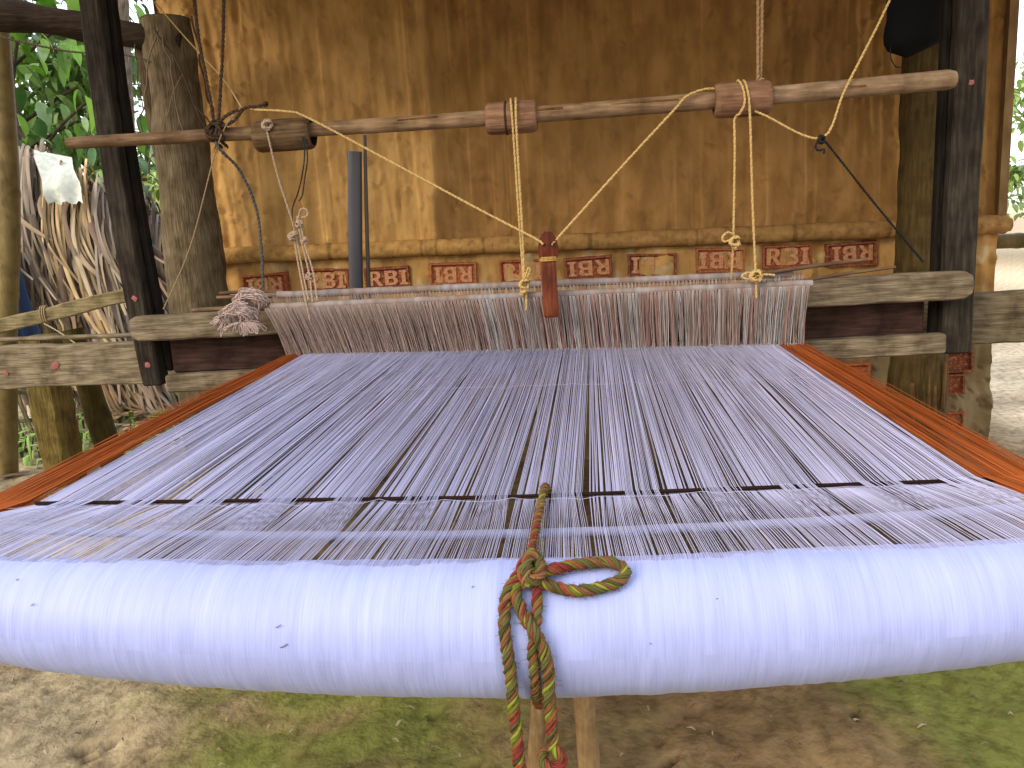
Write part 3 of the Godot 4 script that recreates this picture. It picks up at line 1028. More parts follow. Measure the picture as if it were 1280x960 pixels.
func litter():
	var mb := MB.new()
	for k in 330:
		var p := Vector3(rng.randf_range(-2.9, -1.1), GROUND + 0.012, rng.randf_range(-4.7, -2.5))
		var a := rng.randf_range(0, TAU)
		var d := Vector3(cos(a), 0, sin(a))
		var l := rng.randf_range(0.03, 0.14)
		ribbon(mb, PackedVector3Array([p, p + d * l * 0.5 + Vector3(0, 0.02 * rng.randf(), 0), p + d * l]), rng.randf_range(0.008, 0.03), Vector3.UP, [Color(0.36, 0.24, 0.13), Color(0.26, 0.15, 0.08), Color(0.45, 0.37, 0.25), Color(0.12, 0.08, 0.05)][k % 4])
	tag(stuff(obj("leaf_litter", mb, plain("dry palm leaf", 0.7, 0.4))), "scattered brown dry leaves on the earth behind the left warp edge", "leaf litter")
	mb = MB.new()
	for k in 420:
		var p := Vector3(rng.randf_range(-3.0, -1.5), GROUND, -4.0 + rng.randfn() * 0.35)
		if k % 3 == 0:
			p = Vector3(-2.45 + rng.randfn() * 0.2, GROUND, -3.35 + rng.randfn() * 0.15)
		var a := rng.randf_range(0, TAU)
		var d := Vector3(cos(a), 0, sin(a))
		var hgt := rng.randf_range(0.02, 0.09)
		ribbon(mb, PackedVector3Array([p, p + Vector3(0, hgt, 0) + d * hgt * 0.3, p + Vector3(0, hgt * 1.1, 0) + d * hgt]), rng.randf_range(0.01, 0.028), Vector3.UP, Color(0.14, 0.22, 0.05) * rng.randf_range(0.6, 1.8))
	tag(stuff(obj("weeds", mb, plain("weed", 0.6))), "low green weeds growing along the foot of the fences", "weeds")
	# specks on the mud floor in front
	mb = MB.new()
	for k in 240:
		var p := Vector3(rng.randf_range(-1.3, 0.95), GROUND + 0.008, rng.randf_range(-1.75, -1.0))
		var a := rng.randf_range(0, TAU)
		var d := Vector3(cos(a), 0, sin(a))
		var l := rng.randf_range(0.004, 0.022)
		ribbon(mb, PackedVector3Array([p, p + d * l * 0.5 + Vector3(0, 0.004, 0), p + d * l]), rng.randf_range(0.002, 0.007), Vector3.UP, [Color(0.08, 0.05, 0.03), Color(0.30, 0.20, 0.11), Color(0.34, 0.26, 0.16), Color(0.16, 0.09, 0.05)][k % 4])
	tag(stuff(obj("floor_debris", mb, plain("dry palm leaf", 0.7, 0.4))), "bits of straw and grit on the mossy floor under the loom", "debris")

# ------------------------------------------------------------------ loom
func paint_mark(parent: Node, at: Vector3, r: float):
	var mb := MB.new()
	var ring := []
	for i in 14:
		var a := TAU * i / 14.0
		ring.append(Vector3(cos(a), sin(a), 0) * r * rng.randf_range(0.7, 1.15))
	for i in 14:
		mb.tri_flat(Vector3(0, 0, 0.0016), ring[i], ring[(i + 1) % 14], Color(0.26, 0.085, 0.07), Vector3.BACK)
	obj("paint_mark", mb, plain("red paint", 0.7), parent, at)

func batten():
	var t := thing("loom_batten", "grey weathered wooden batten with two dark uprights behind the string heddles", "loom batten", Vector3(-0.14, GROUND, -2.12))
	var dark := grain("dark upright", 1, Color(0.15, 0.125, 0.10), Color(0.21, 0.18, 0.15), Color(0.28, 0.245, 0.20), 0.85, 0.15)
	var grey := grain("grey rail", 0, Color(0.35, 0.295, 0.235), Color(0.47, 0.41, 0.33), Color(0.57, 0.505, 0.415), 0.9, 0.18)
	var red := grain("red brown board", 0, Color(0.19, 0.13, 0.105), Color(0.25, 0.17, 0.14), Color(0.31, 0.215, 0.18), 0.8, 0.1)
	for s: float in [-1.0, 1.0]:
		var mb := MB.new()
		var cx := -1.077 if s < 0 else 1.067
		plank(mb, Vector3(cx - 0.002, 0.525, 0), Vector3(cx + (-0.012 if s < 0 else 0.0), 1.75, 0), 0.056 if s < 0 else 0.072, 0.055, Vector3.RIGHT, 0.03, 0, 0, Color.WHITE, 0.004, -0.02 if s < 0 else 0.0)
		var u := obj("upright", mb, dark, t)
		# dark strip for the upright's inner side face, shade set in its colour
		mb = MB.new()
		plank(mb, Vector3(s * 1.067 - 0.045 * s if s > 0 else -1.039, 0.56, -0.018), Vector3(s * 1.067 - 0.045 * s if s > 0 else -1.051, 1.74, -0.018), 0.018, 0.03, Vector3.RIGHT, 0.04, 0, 0, Color(0.35, 0.33, 0.32), 0.004, -0.02 if s < 0 else 0.0)
		obj("inner_edge", mb, dark, t)
		if s < 0:
			paint_mark(u, Vector3(-1.090, 0.77, 0.0295), 0.008)
			paint_mark(u, Vector3(-1.082, 0.585, 0.0295), 0.009)
		else:
			paint_mark(u, Vector3(1.067, 1.178, 0.0295), 0.007)
	var mb := MB.new()
	plank(mb, Vector3(-1.092, 0.690, 0.052), Vector3(1.078, 0.702, 0.052), 0.068, 0.045, Vector3.UP, 0.05, 0.02, 0.03)
	obj("top_rail", mb, grey, t)
	mb = MB.new()
	plank(mb, Vector3(-1.02, 0.607, -0.002), Vector3(0.99, 0.622, -0.002), 0.105, 0.02, Vector3.UP, 0.02)
	obj("reed_board", mb, red, t)
	mb = MB.new()
	plank(mb, Vector3(-1.025, 0.532, 0.030), Vector3(1.03, 0.555, 0.030), 0.050, 0.040, Vector3.UP, 0.04)
	obj("bottom_rail", mb, grey, t)

func frame():
	var t := thing("plank_loom", "grey plank loom frame with a long cross beam and end posts", "loom frame", Vector3(-0.15, GROUND, -2.24))
	var grey := grain("grey beam", 0, Color(0.39, 0.335, 0.26), Color(0.51, 0.45, 0.36), Color(0.62, 0.555, 0.455), 0.9, 0.2)
	var mb := MB.new()
	plank(mb, Vector3(-2.1, 0.578, 0), Vector3(-1.02, 0.572, 0), 0.126, 0.05, Vector3.UP, 0.04)
	var l := obj("left_plank", mb, grey, t)
	paint_mark(l, Vector3(-1.43, 0.578, 0.0275), 0.013)
	paint_mark(l, Vector3(-1.59, 0.562, 0.0275), 0.009)
	mb = MB.new()
	plank(mb, Vector3(1.0, 0.588, 0), Vector3(2.0, 0.615, 0), 0.134, 0.05, Vector3.UP, 0.04, 0, 0, Color(0.72, 0.72, 0.68))
	obj("right_plank", mb, grey, t)
	# thin batten on the left plank's back edge
	mb = MB.new()
	plank(mb, Vector3(-1.92, 0.655, -0.06), Vector3(-1.05, 0.645, -0.06), 0.012, 0.03)
	obj("thin_rail", mb, grey, t)
	for e: float in [-2.0, 1.9]:
		mb = MB.new()
		plank(mb, Vector3(e, -0.05, -0.06), Vector3(e, 0.75, -0.06), 0.1, 0.065, Vector3.RIGHT, 0.04)
		obj("end_post", mb, grain("frame post", 1, Color(0.40, 0.35, 0.26), Color(0.5, 0.45, 0.35), Color(0.6, 0.55, 0.44)), t)
	# forked posts that carry the warp beam, just outside the picture
	for e: float in [-0.98, 0.74]:
		var p := thing("beam_post", "forked wooden post carrying the %s end of the warp beam" % ("left" if e < 0 else "right"), "post", Vector3(e, GROUND, -0.83), "forked posts under the warp beam")
		var pm := grain("frame post", 1, Color(0.40, 0.35, 0.26), Color(0.5, 0.45, 0.35), Color(0.6, 0.55, 0.44))
		mb = MB.new()
		pole(mb, [Vector3(0, -0.1, 0), Vector3(0, 0.2, 0), Vector3(0, 0.42, 0)], 0.04, 0.036, 0.0, 0.08, 12)
		obj("post", mb, pm, p)
		for s: float in [-1.0, 1.0]:
			mb = MB.new()
			pole(mb, [Vector3(0, 0.38, 0), Vector3(0, 0.45, 0.045 * s), Vector3(0, 0.56, 0.062 * s)], 0.024, 0.018, 0.0, 0.08, 9)
			obj("fork", mb, pm, p)

func roll_r(x: float) -> float:
	var d := x + 0.13
	return 0.0755 - 0.042 * d * d + 0.0006 * fnoise.get_noise_1d(x * 500.0) + 0.0005 * fnoise.get_noise_1d(x * 1700.0 + 90.0)

func roll_c(x: float) -> Vector3:
	var d := x + 0.13
	return Vector3(x, 0.809 + 0.085 * d * d, -0.83)

func on_roll(x: float, deg: float, off: float) -> Vector3:
	# deg: 0 faces the viewer, 90 is the top
	var r := roll_r(x) + off
	return roll_c(x) + Vector3(0, sin(deg_to_rad(deg)) * r, cos(deg_to_rad(deg)) * r)

func rod1_y(x: float) -> float:
	return 0.893 + 0.012 * absf(x + 0.13)

func rod2_y(x: float) -> float:
	var d := x + 0.13
	return 0.877 + 0.05 * d * d

func warp():
	# --- the warp beam wound with white yarn
	var beam := thing("warp_beam", "fat warp beam wound full of glossy white lavender yarn across the foreground", "warp beam", Vector3(-0.13, 0.809, -0.83))
	var o0 := beam.position
	var mb := MB.new()
	var nx := 700
	var na := 56
	for i in nx + 1:
		var x := -0.90 + 1.54 * i / nx
		for j in na + 1:
			var a := 360.0 * j / na
			var q := on_roll(x, a, 0.0007 * fnoise.get_noise_2d(x * 2600.0, sin(deg_to_rad(a)) * 30.0) + 0.0016 * fnoise.get_noise_3d(x * 260.0, sin(deg_to_rad(a)) * 40.0, cos(deg_to_rad(a)) * 40.0))
			var k := 1.0 + 0.08 * fnoise.get_noise_2d(x * 3200.0, a * 0.12) + 0.08 * fnoise.get_noise_2d(x * 420.0, a * 0.4 + 60.0)
			mb.vert(q - o0, (q - roll_c(x)).normalized(), Color(0.325, 0.355, 0.60) * k, Vector2(x, a / 360.0))
	var w := na + 1
	for i in nx + 1:
		for j in w:
			var k := i * w + j
			var dx := mb.v[mini(i + 1, nx) * w + j] - mb.v[maxi(i - 1, 0) * w + j]
			var da := mb.v[i * w + (j + 1) % na] - mb.v[i * w + (j - 1 + na) % na]
			var nn := dx.cross(da).normalized()
			mb.n[k] = nn if nn.dot(mb.n[k]) > 0 else -nn
			if i < nx and j < na:
				mb.ix.append_array([k, k + 1, k + w, k + 1, k + w + 1, k + w])
	var ym := plain("white yarn", 0.55, 0.35)
	ym.rim_enabled = true
	ym.rim = 0.25
	var wy := mat("wound yarn", [[0.0, Color(0.90, 0.90, 0.92)], [0.5, Color(0.97, 0.97, 0.98)], [1.0, Color(1, 1, 1)]], 0.06, Vector3(9.0, 0.5, 0.5), 0.5, 0.03, 401, 0.1)
	wy.metallic_specular = 0.35
	wy.roughness = 0.5
	wy.rim_enabled = true
	wy.rim = 0.3
	obj("wound_yarn", mb, wy, beam)
	mb = MB.new()
	pole(mb, [Vector3(-0.95, 0.06, 0), Vector3(-0.5, 0.02, 0), Vector3(0.0, 0.0, 0), Vector3(0.5, 0.02, 0), Vector3(0.93, 0.06, 0)], 0.034, 0.034, 0.3, 0.03, 14)
	obj("core", mb, grain("beam bamboo", 0, Color(0.42, 0.33, 0.2), Color(0.52, 0.42, 0.27), Color(0.62, 0.52, 0.36)), beam)
	# flecks caught in the yarn
	mb = MB.new()
	for e in [[-0.345, 26.0, 0.010], [-0.135, 60.0, 0.004], [-0.63, 35.0, 0.007], [-0.66, 60.0, 0.005], [-0.34, 10.0, 0.014], [0.05, 12.0, 0.002], [0.12, 44.0, 0.002]]:
		var p := on_roll(e[0], e[1], 0.001) - o0
		mb.tube(curve([p, p + Vector3(e[2] * 0.3, e[2] * 0.1, 0.0), p + Vector3(e[2] * 0.6, e[2] * 0.3, 0.0)], 0.002), 0.0005, 5, Color(0.12, 0.10, 0.10))
	stuff(obj("flecks", mb, plain("fleck", 0.9), beam))
	# --- stretched warp
	var t := thing("warp", "stretched sheet of lavender white warp threads between the heddles and the beam", "warp threads", Vector3(-0.13, 0.9, -1.5))
	var o := t.position
	mb = MB.new()
	var periods := 13
	var per := 82
	var rng_slit := []
	var places := []
	for p in periods:
		rng_slit.append(rng.randf())
		# uneven spacing: runs of neighbours, small splits, and one open slit at the end of the run
		var cum := [0.0]
		for k in per:
			cum.append(cum[k] + rng.randf_range(0.6, 1.4) + (rng.randf_range(1.0, 5.0) if rng.randf() < 0.14 else 0.0))
		var slit_w: float = cum[per] * (0.02 + 0.09 * rng_slit[p] * rng_slit[p])
		places.append(cum.map(func(q): return q / (cum[per] + slit_w)))
	var total := periods * per
	for i in total:
		var p := i / per
		var uu := (i % per + 0.5 + rng.randf_range(-0.35, 0.35)) / per
		var heddle := (i + rng.randf_range(-0.5, 0.5)) / total
		var us: float = places[p][i % per]
		var bundle := us < 0.47
		var over := false if bundle else i % 2 == 0
		var stick := (p + us) / periods
		var pair := floorf(i * 0.5) * 2.0 + 0.5
		var upair := (fposmod(pair, per) + 0.5) / per
		var near := (p + lerpf(lerpf(uu, us, 0.45), lerpf(upair, places[p][int(pair) % per], 0.45), 0.85)) / periods + rng.randfn() * 0.0002
		var xh := lerpf(-0.735, 0.462, heddle)
		var xs := lerpf(-0.805, 0.492, stick)
		var x2 := lerpf(-0.835, 0.515, near)
		var xr := lerpf(-0.865, 0.540, near) + rng.randfn() * 0.0006
		var yh := lerpf(0.957, 0.930, heddle)
		var layer := 0.004 if i % 2 == 0 else -0.004
		var r := 0.00056 * rng.randf_range(0.8, 1.2)
		var y1 := rod1_y(xs) + (0.0042 if over else -0.0042)
		var mid := Vector3(lerpf(xh, xs, 0.5) + rng.randfn() * 0.0009, lerpf(yh, y1, 0.5) + rng.randfn() * 0.002, -1.52)
		var pts := PackedVector3Array([Vector3(xh, yh, -2.09), Vector3(xh, yh + layer, -2.0), mid, Vector3(xs, y1, -1.03), Vector3(lerpf(xs, x2, 0.5), lerpf(y1, rod2_y(x2) + 0.0085, 0.55), -0.985), Vector3(x2, rod2_y(x2) + 0.0080, -0.937),
			Vector3(lerpf(x2, xr, 0.5), lerpf(rod2_y(x2) + 0.008, on_roll(xr, 95.0, 0.002).y, 0.6), -0.89), on_roll(xr, 100.0, 0.0010), on_roll(xr, 92.0, 0.0003), on_roll(xr, 80.0, -0.0020)])
		for k in pts.size():
			pts[k] -= o
		var c := Color(0.49, 0.47, 0.66) * rng.randf_range(0.72, 1.2)
		mb.tube(pts, [r, r, r, r * 0.9, r * 0.62, r * 0.55, r * 0.52, r * 0.55, r * 0.6, r * 0.6], 3, c, false)
	stuff(obj("white_threads", mb, ym, t))
	var om := plain("orange yarn", 0.65, 0.3)
	for s in [0, 1]:
		mb = MB.new()
		for i in 95:
			var f := (i + rng.randf()) / 95.0
			var xh := lerpf(-0.787, -0.737, f) if s == 0 else lerpf(0.464, 0.530, f)
			var xs := lerpf(-0.882, -0.809, f) if s == 0 else lerpf(0.496, 0.580, f)
			var xr := lerpf(-0.95, -0.87, f) if s == 0 else lerpf(0.545, 0.63, f)
			var yh := 0.958 if s == 0 else 0.930
			var y1 := rod1_y(xs) + (0.004 if i % 2 else -0.004)
			var pts := PackedVector3Array([Vector3(xh, yh, -2.09), Vector3(xh, yh + rng.randf_range(-0.004, 0.004), -2.0), Vector3(lerpf(xh, xs, 0.5), lerpf(yh, y1, 0.5) + rng.randfn() * 0.005, -1.5), Vector3(xs, y1, -1.03), Vector3(lerpf(xs, xr, 0.5), rod2_y(xs) + 0.0085, -0.937), on_roll(xr, 96.0, 0.001), on_roll(xr, 70.0, -0.0006)])
			for k in pts.size():
				pts[k] -= o
			mb.tube(pts, 0.0006, 3, Color(0.36, 0.088, 0.020) * rng.randf_range(0.5, 1.3), false)
		var e := obj("orange_threads", mb, om, t)
		stuff(e)
		e.set_meta("label", "rust orange border threads along the %s edge of the warp" % ("left" if s == 0 else "right"))
	# cross yarns and lint that tie the sheet together
	mb = MB.new()
	for e in [[-1.004, 0.0015], [-1.62, 0.003]]:
		var p := PackedVector3Array()
		for i in 60:
			var x := -0.83 + 1.33 * i / 59.0
			var y: float = (rod1_y(x) if e[0] < -0.99 else rod2_y(x)) + e[1] + 0.002
			if e[0] < -1.5:
				x = -0.75 + 1.2 * i / 59.0
				y = 0.930 + e[1] - 0.01 * i / 59.0
			p.append(Vector3(x, y + 0.0015 * rng.randfn(), e[0] + 0.002 * rng.randfn()) - o)
		mb.tube(p, 0.0003, 3, Color(0.42, 0.40, 0.55), false)
	obj("cross_yarns", mb, ym, t)
	# --- rods that keep the lease
	var rod := MB.new()
	var pr := []
	for i in 24:
		var x := -0.80 + 1.62 * i / 23.0
		pr.append(Vector3(x, rod1_y(x), -1.03))
	pole(rod, pr, 0.0027, 0.0027, 0.35, 0.05, 8, Color(0.45, 0.4, 0.4))
	tag(obj("lease_rod", rod, grain("dark rod", 0, Color(0.16, 0.09, 0.06), Color(0.22, 0.13, 0.085), Color(0.28, 0.17, 0.11))), "thin dark lease rod threaded through the warp, showing as dashes", "rod")
	rod = MB.new()
	pr = []
	var cc := []
	for i in 120:
		var x := -0.90 + 1.50 * i / 119.0
		pr.append(Vector3(x, rod2_y(x), -0.937 + 0.001 * sin(i * 0.7)))
	rod.tube(PackedVector3Array(pr), 0.0058, 10, Color(0.23, 0.225, 0.32))
	tag(obj("wrapped_rod", rod, ym), "pale yarn wrapped rod under the warp just before the beam", "rod")
	# --- treadle poles sloping down towards the viewer
	var tm := grain("treadle bamboo", 2, Color(0.44, 0.33, 0.20), Color(0.56, 0.44, 0.28), Color(0.66, 0.55, 0.38), 0.7, 0.08)
	for e in [[Vector3(-0.114, 0.362, -1.02), Vector3(-0.103, 0.600, -1.42), 0.0135, "slimmer left treadle pole below the warp beam, beside the braided rope"], [Vector3(-0.018, 0.366, -1.0), Vector3(-0.051, 0.600, -1.42), 0.0185, "thicker right treadle pole of pale wood below the warp beam"]]:
		var tp := thing("treadle_pole", e[3], "treadle", e[0], "treadle poles under the loom")
		var b := MB.new()
		pole(b, [Vector3.ZERO, (e[1] - e[0]) * 0.5 + Vector3(0.003, 0, 0), e[1] - e[0]], e[2], e[2] * 0.95, 0.28, 0.05, 14)
		obj("pole", b, tm, tp)
		b = MB.new()
		cord(b, [e[1] - e[0], Vector3(0, 0.9, -1.7) - Vector3(0, e[0].y, e[0].z), Vector3(0, 0.93, -1.98) - Vector3(0, e[0].y, e[0].z)], 0.003, Color(0.3, 0.24, 0.16))
		obj("cord", b, plain("old cord", 0.95, 0.1), tp)

func heddles():
	var t := thing("heddles", "curtain of pinkish grey string heddles hanging from two yarn wrapped rods", "heddles", Vector3(-0.13, 1.09, -2.0))
	var o := t.position
	var ym := plain("heddle yarn", 0.85, 0.25)
	var sm := grain("thin stick", 0, Color(0.34, 0.26, 0.2), Color(0.45, 0.36, 0.28), Color(0.56, 0.47, 0.38))
	var rod_a := func(x): return Vector3(x, 1.114 - 0.012 * (x + 0.8) / 1.3, -2.025)
	var rod_b := func(x): return Vector3(x, 1.089 - 0.008 * (x + 0.8) / 1.3, -1.972)
	for e in [[rod_a, -0.965, 0.50, 0.0095], [rod_b, -1.01, 0.535, 0.0088]]:
		var mb := MB.new()
		var p := PackedVector3Array()
		var rr := PackedFloat32Array()
		var cc := PackedColorArray()
		for i in 200:
			var x := lerpf(-0.80, e[2], i / 199.0)
			p.append(e[0].call(x) - o + Vector3(0, 0.0012 * fnoise.get_noise_1d(x * 700.0), 0))
			rr.append(e[3] * (1.0 + 0.10 * fnoise.get_noise_1d(x * 2000.0 + e[1] * 300.0) + (0.16 if i % 23 == 0 else 0.0)))
			var f := 0.5 + fnoise.get_noise_1d(x * 420.0 + e[1] * 900.0)
			cc.append(Color(0.21, 0.145, 0.115).lerp(Color(0.25, 0.215, 0.205), f) * (1.0 + 0.4 * fnoise.get_noise_1d(x * 2400.0)))
		mb.tube(p, rr, 10, cc)
		obj("wrapped_rod", mb, ym, t)
		mb = MB.new()
		pole(mb, [e[0].call(e[1]) - o, e[0].call(-0.88) - o, e[0].call(-0.79) - o], 0.0045 if e[1] > -1 else 0.006, 0.0075, 0.0, 0.1, 8)
		obj("rod_end", mb, sm, t)
	# extra laths poking out on the right and on the left
	for e in [[Vector3(0.40, 1.104, -2.01), Vector3(0.67, 1.129, -2.0), 0.0055], [Vector3(0.50, 1.084, -1.99), Vector3(0.727, 1.109, -1.98), 0.0045], [Vector3(-0.80, 1.122, -2.03), Vector3(-0.955, 1.127, -2.02), 0.0055]]:
		var mb := MB.new()
		pole(mb, [e[0] - o, (e[0] + e[1]) * 0.5 - o + Vector3(0, 0.002, 0), e[1] - o], e[2], e[2] * 0.8, 0.0, 0.08, 8, Color(0.75, 0.66, 0.66))
		obj("lath", mb, sm, t)
	# the strings, in small clusters that spread on their way down
	var mb2 := MB.new()
	var clusters := 150
	var shade := 0.0
	for k in clusters:
		var f := (k + 0.5) / clusters
		var hue := fnoise.get_noise_1d(k * 60.0)
		var strong := smoothstep(0.25, 0.45, f)
		var base := Color(0.41, 0.30, 0.25)
		base = base.lerp(Color(0.41, 0.245, 0.21), strong * smoothstep(0.02, 0.3, hue) * 0.8)
		base = base.lerp(Color(0.48, 0.45, 0.43), strong * smoothstep(-0.05, -0.3, hue) * 0.8)
		var squeeze := 0.5 + 0.4 * rng.randf()
		if f < 0.3 or f > 0.85:
			squeeze = lerpf(squeeze, 1.0, 0.6)
		var lean := rng.randfn() * 0.0022
		for s in 13:
			var g := (s + 0.5 + rng.randf_range(-0.4, 0.4)) / 13.0 - 0.5
			var ft := f + g * squeeze / clusters
			var fb2 := f + g / clusters
			var front := s % 4 != 3
			var xt := lerpf(-0.815, 0.527, ft)
			var top: Vector3 = (rod_b.call(xt) if front else rod_a.call(xt))
			var xb := lerpf(-0.782, 0.523, fb2) + lean
			var bottom := Vector3(xb, lerpf(0.955, 0.929, fb2) + rng.randf_range(-0.004, 0.006), -2.0 + rng.randf_range(-0.012, 0.012))
			var mid := top.lerp(bottom, 0.5) + Vector3(rng.randfn() * 0.0018, 0, rng.randfn() * 0.003)
			var c := base * rng.randf_range(0.6, 1.25)
			mb2.tube(PackedVector3Array([top + Vector3(0, 0.006, 0.0) - o, top + Vector3(0, -0.006, 0.0085) - o, mid - o, bottom - o]), 0.00072 * rng.randf_range(0.8, 1.3), 3, c, false)
	stuff(obj("strings", mb2, ym, t))
	# loops and fuzz where the strings hold the warp
	mb2 = MB.new()
	for k in 700:
		var f := rng.randf()
		var p := Vector3(lerpf(-0.782, 0.523, f), lerpf(0.955, 0.929, f) + rng.randf_range(-0.006, 0.006), -2.0 + rng.randf_range(-0.004, 0.02)) - o
		mb2.tube(PackedVector3Array([p, p + Vector3(rng.randf_range(-0.003, 0.003), rng.randf_range(0.0, 0.006), 0.002), p + Vector3(rng.randf_range(-0.006, 0.006), rng.randf_range(-0.002, 0.003), 0.004)]), 0.0006, 3, Color(0.46, 0.39, 0.36) * rng.randf_range(0.8, 1.15), false)
	stuff(obj("heddle_eyes", mb2, ym, t))
	# skein tied round the left rod ends
	var sk := thing("yarn_skein", "tangled pinkish white skein knotted round the left ends of the heddle rods", "skein", Vector3(-0.865, 1.085, -1.965))
	var sb := MB.new()
	for k in 230:
		var p := []
		var kind := k % 3
		var c := Vector3(0.02, 0.02, 0.0) if kind == 0 else (Vector3(-0.01, -0.012, 0.008) if kind == 1 else Vector3(-0.025, -0.02, 0.01))
		var n := 7
		var a0 := rng.randf_range(0, TAU)
		var rx := rng.randf_range(0.014, 0.044)
		var ry := rng.randf_range(0.012, 0.034)
		var tilt := rng.randf_range(-0.8, 0.8)
		for i in n:
			var a := a0 + i * rng.randf_range(0.6, 1.0)
			p.append(c + Vector3(cos(a) * rx, sin(a) * ry, sin(a + tilt) * 0.018) + Vector3(rng.randfn(), rng.randfn(), rng.randfn()) * 0.003)
		sb.tube(curve(p, 0.005), 0.0012, 4, Color(0.43, 0.32, 0.275) * rng.randf_range(0.7, 1.15), false)
	stuff(obj("knot", sb, ym, sk))
	sb = MB.new()
	for k in 48:
		var left := k < 18
		var st := Vector3(-0.02, -0.01, 0.01) if left else Vector3(-0.005, -0.03, 0.012)
		var en := Vector3(-0.075 + rng.randfn() * 0.008, -0.03 + rng.randfn() * 0.012, 0.012) if left else Vector3(0.0 + rng.randfn() * 0.022, -0.056 + rng.randfn() * 0.008, 0.015)
		var mid2 := (st + en) * 0.5 + Vector3(rng.randfn() * 0.006, 0.008, 0.006)
		sb.tube(curve([st, mid2, en, en + Vector3(0.006, 0.008, 0.002), mid2 + Vector3(0.006, 0, 0)], 0.006), 0.0012, 4, Color(0.40, 0.295, 0.255) * rng.randf_range(0.75, 1.15), false)
	stuff(obj("loose_loops", sb, ym, sk))
	# small wooden jack that hangs in front of the heddles
	var jk := thing("heddle_jack", "short red brown wooden peg hung on yellow cords in front of the heddles", "peg", Vector3(-0.0875, 1.13, -1.93))
	var wm := grain("red wood", 1, Color(0.33, 0.155, 0.085), Color(0.44, 0.22, 0.125), Color(0.54, 0.29, 0.17), 0.5, 0.06)
	var jb := MB.new()
	plank(jb, Vector3(0.001, -0.096, 0), Vector3(-0.002, 0.042, 0), 0.037, 0.022, Vector3.RIGHT, 0.03)
	obj("body", jb, wm, jk)
	jb = MB.new()
	var prof := [[-0.0225, 0.047], [0.0225, 0.047], [0.0235, 0.072], [0.020, 0.092], [0.007, 0.107], [-0.007, 0.108], [-0.019, 0.094], [-0.024, 0.072]]
	for i in prof.size():
		var a = prof[i]
		var b = prof[(i + 1) % prof.size()]
		var outv := Vector3(a[0] + b[0], a[1] + b[1] - 0.15, 0)
		jb.quad(Vector3(a[0], a[1], 0.009), Vector3(b[0], b[1], 0.009), Vector3(b[0], b[1], -0.011), Vector3(a[0], a[1], -0.011), Color(0.72, 0.6, 0.62), outv)
		jb.tri_flat(Vector3(0, 0.075, 0.012), Vector3(a[0], a[1], 0.009), Vector3(b[0], b[1], 0.009), Color(0.72, 0.6, 0.62), Vector3.BACK)
		jb.tri_flat(Vector3(0, 0.075, -0.012), Vector3(a[0], a[1], -0.011), Vector3(b[0], b[1], -0.011), Color(0.72, 0.6, 0.62), Vector3.FORWARD)
	obj("head", jb, wm, jk)
	for s: float in [-1.0, 1.0]:
		jb = MB.new()
		jb.tube(PackedVector3Array([Vector3(0.0095 * s, 0.078, 0.0115), Vector3(0.0095 * s, 0.078, 0.0135)]), 0.004, 10, Color(0.02, 0.012, 0.01))
		obj("hole", jb, plain("hole", 1.0), jk)
	jb = MB.new()
	for k in 3:
		var p := []
		for i in 9:
			var a := TAU * i / 8.0
			p.append(Vector3(cos(a) * 0.0215, 0.043 + 0.0035 * k - 0.003, sin(a) * 0.0145))
		cord(jb, p, 0.0024, Color(0.42, 0.24, 0.06))
	obj("binding", jb, plain("yellow cord", 0.75), jk)

# ------------------------------------------------------------------ the hanging pole and its cords
func sleeve_shape(l: float, r: float, hole: float) -> MB:
	var mb := MB.new()
	var prof := [[0.0, hole], [0.0, r * 0.84], [0.003, r * 0.93], [0.010, r], [l * 0.5, r * 1.03], [l - 0.010, r], [l - 0.003, r * 0.93], [l, r * 0.84], [l, hole]]
	var sides := 24
	for k in prof.size() - 1:
		var a = prof[k]
		var b = prof[k + 1]
		for j in sides:
			var q := []
			for e in [[a, j], [a, j + 1], [b, j + 1], [b, j]]:
				var ang: float = TAU * e[1] / sides
				var rr: float = e[0][1] * (1.0 + 0.03 * fnoise.get_noise_2d(cos(ang) * 60.0 + l * 999.0, sin(ang) * 60.0 + e[0][0] * 300.0))
				q.append(Vector3(e[0][0] - l * 0.5, cos(ang) * rr, sin(ang) * rr))
			var mid: Vector3 = (q[0] + q[2]) * 0.5
			var outv := Vector3(0, mid.y, mid.z) if absf(b[0] - a[0]) > 1e-5 else Vector3(signf(mid.x), 0, 0)
			mb.quad(q[0], q[1], q[2], q[3], Color.WHITE, outv)
	# bore
	for j in sides:
		var a0 := TAU * j / sides
		var a1 := TAU * (j + 1) / sides
		mb.quad(Vector3(-l / 2, cos(a0) * hole, sin(a0) * hole), Vector3(-l / 2, cos(a1) * hole, sin(a1) * hole), Vector3(l / 2, cos(a1) * hole, sin(a1) * hole), Vector3(l / 2, cos(a0) * hole, sin(a0) * hole), Color(0.3, 0.28, 0.26), -Vector3(0, cos(a0), sin(a0)))
	return mb

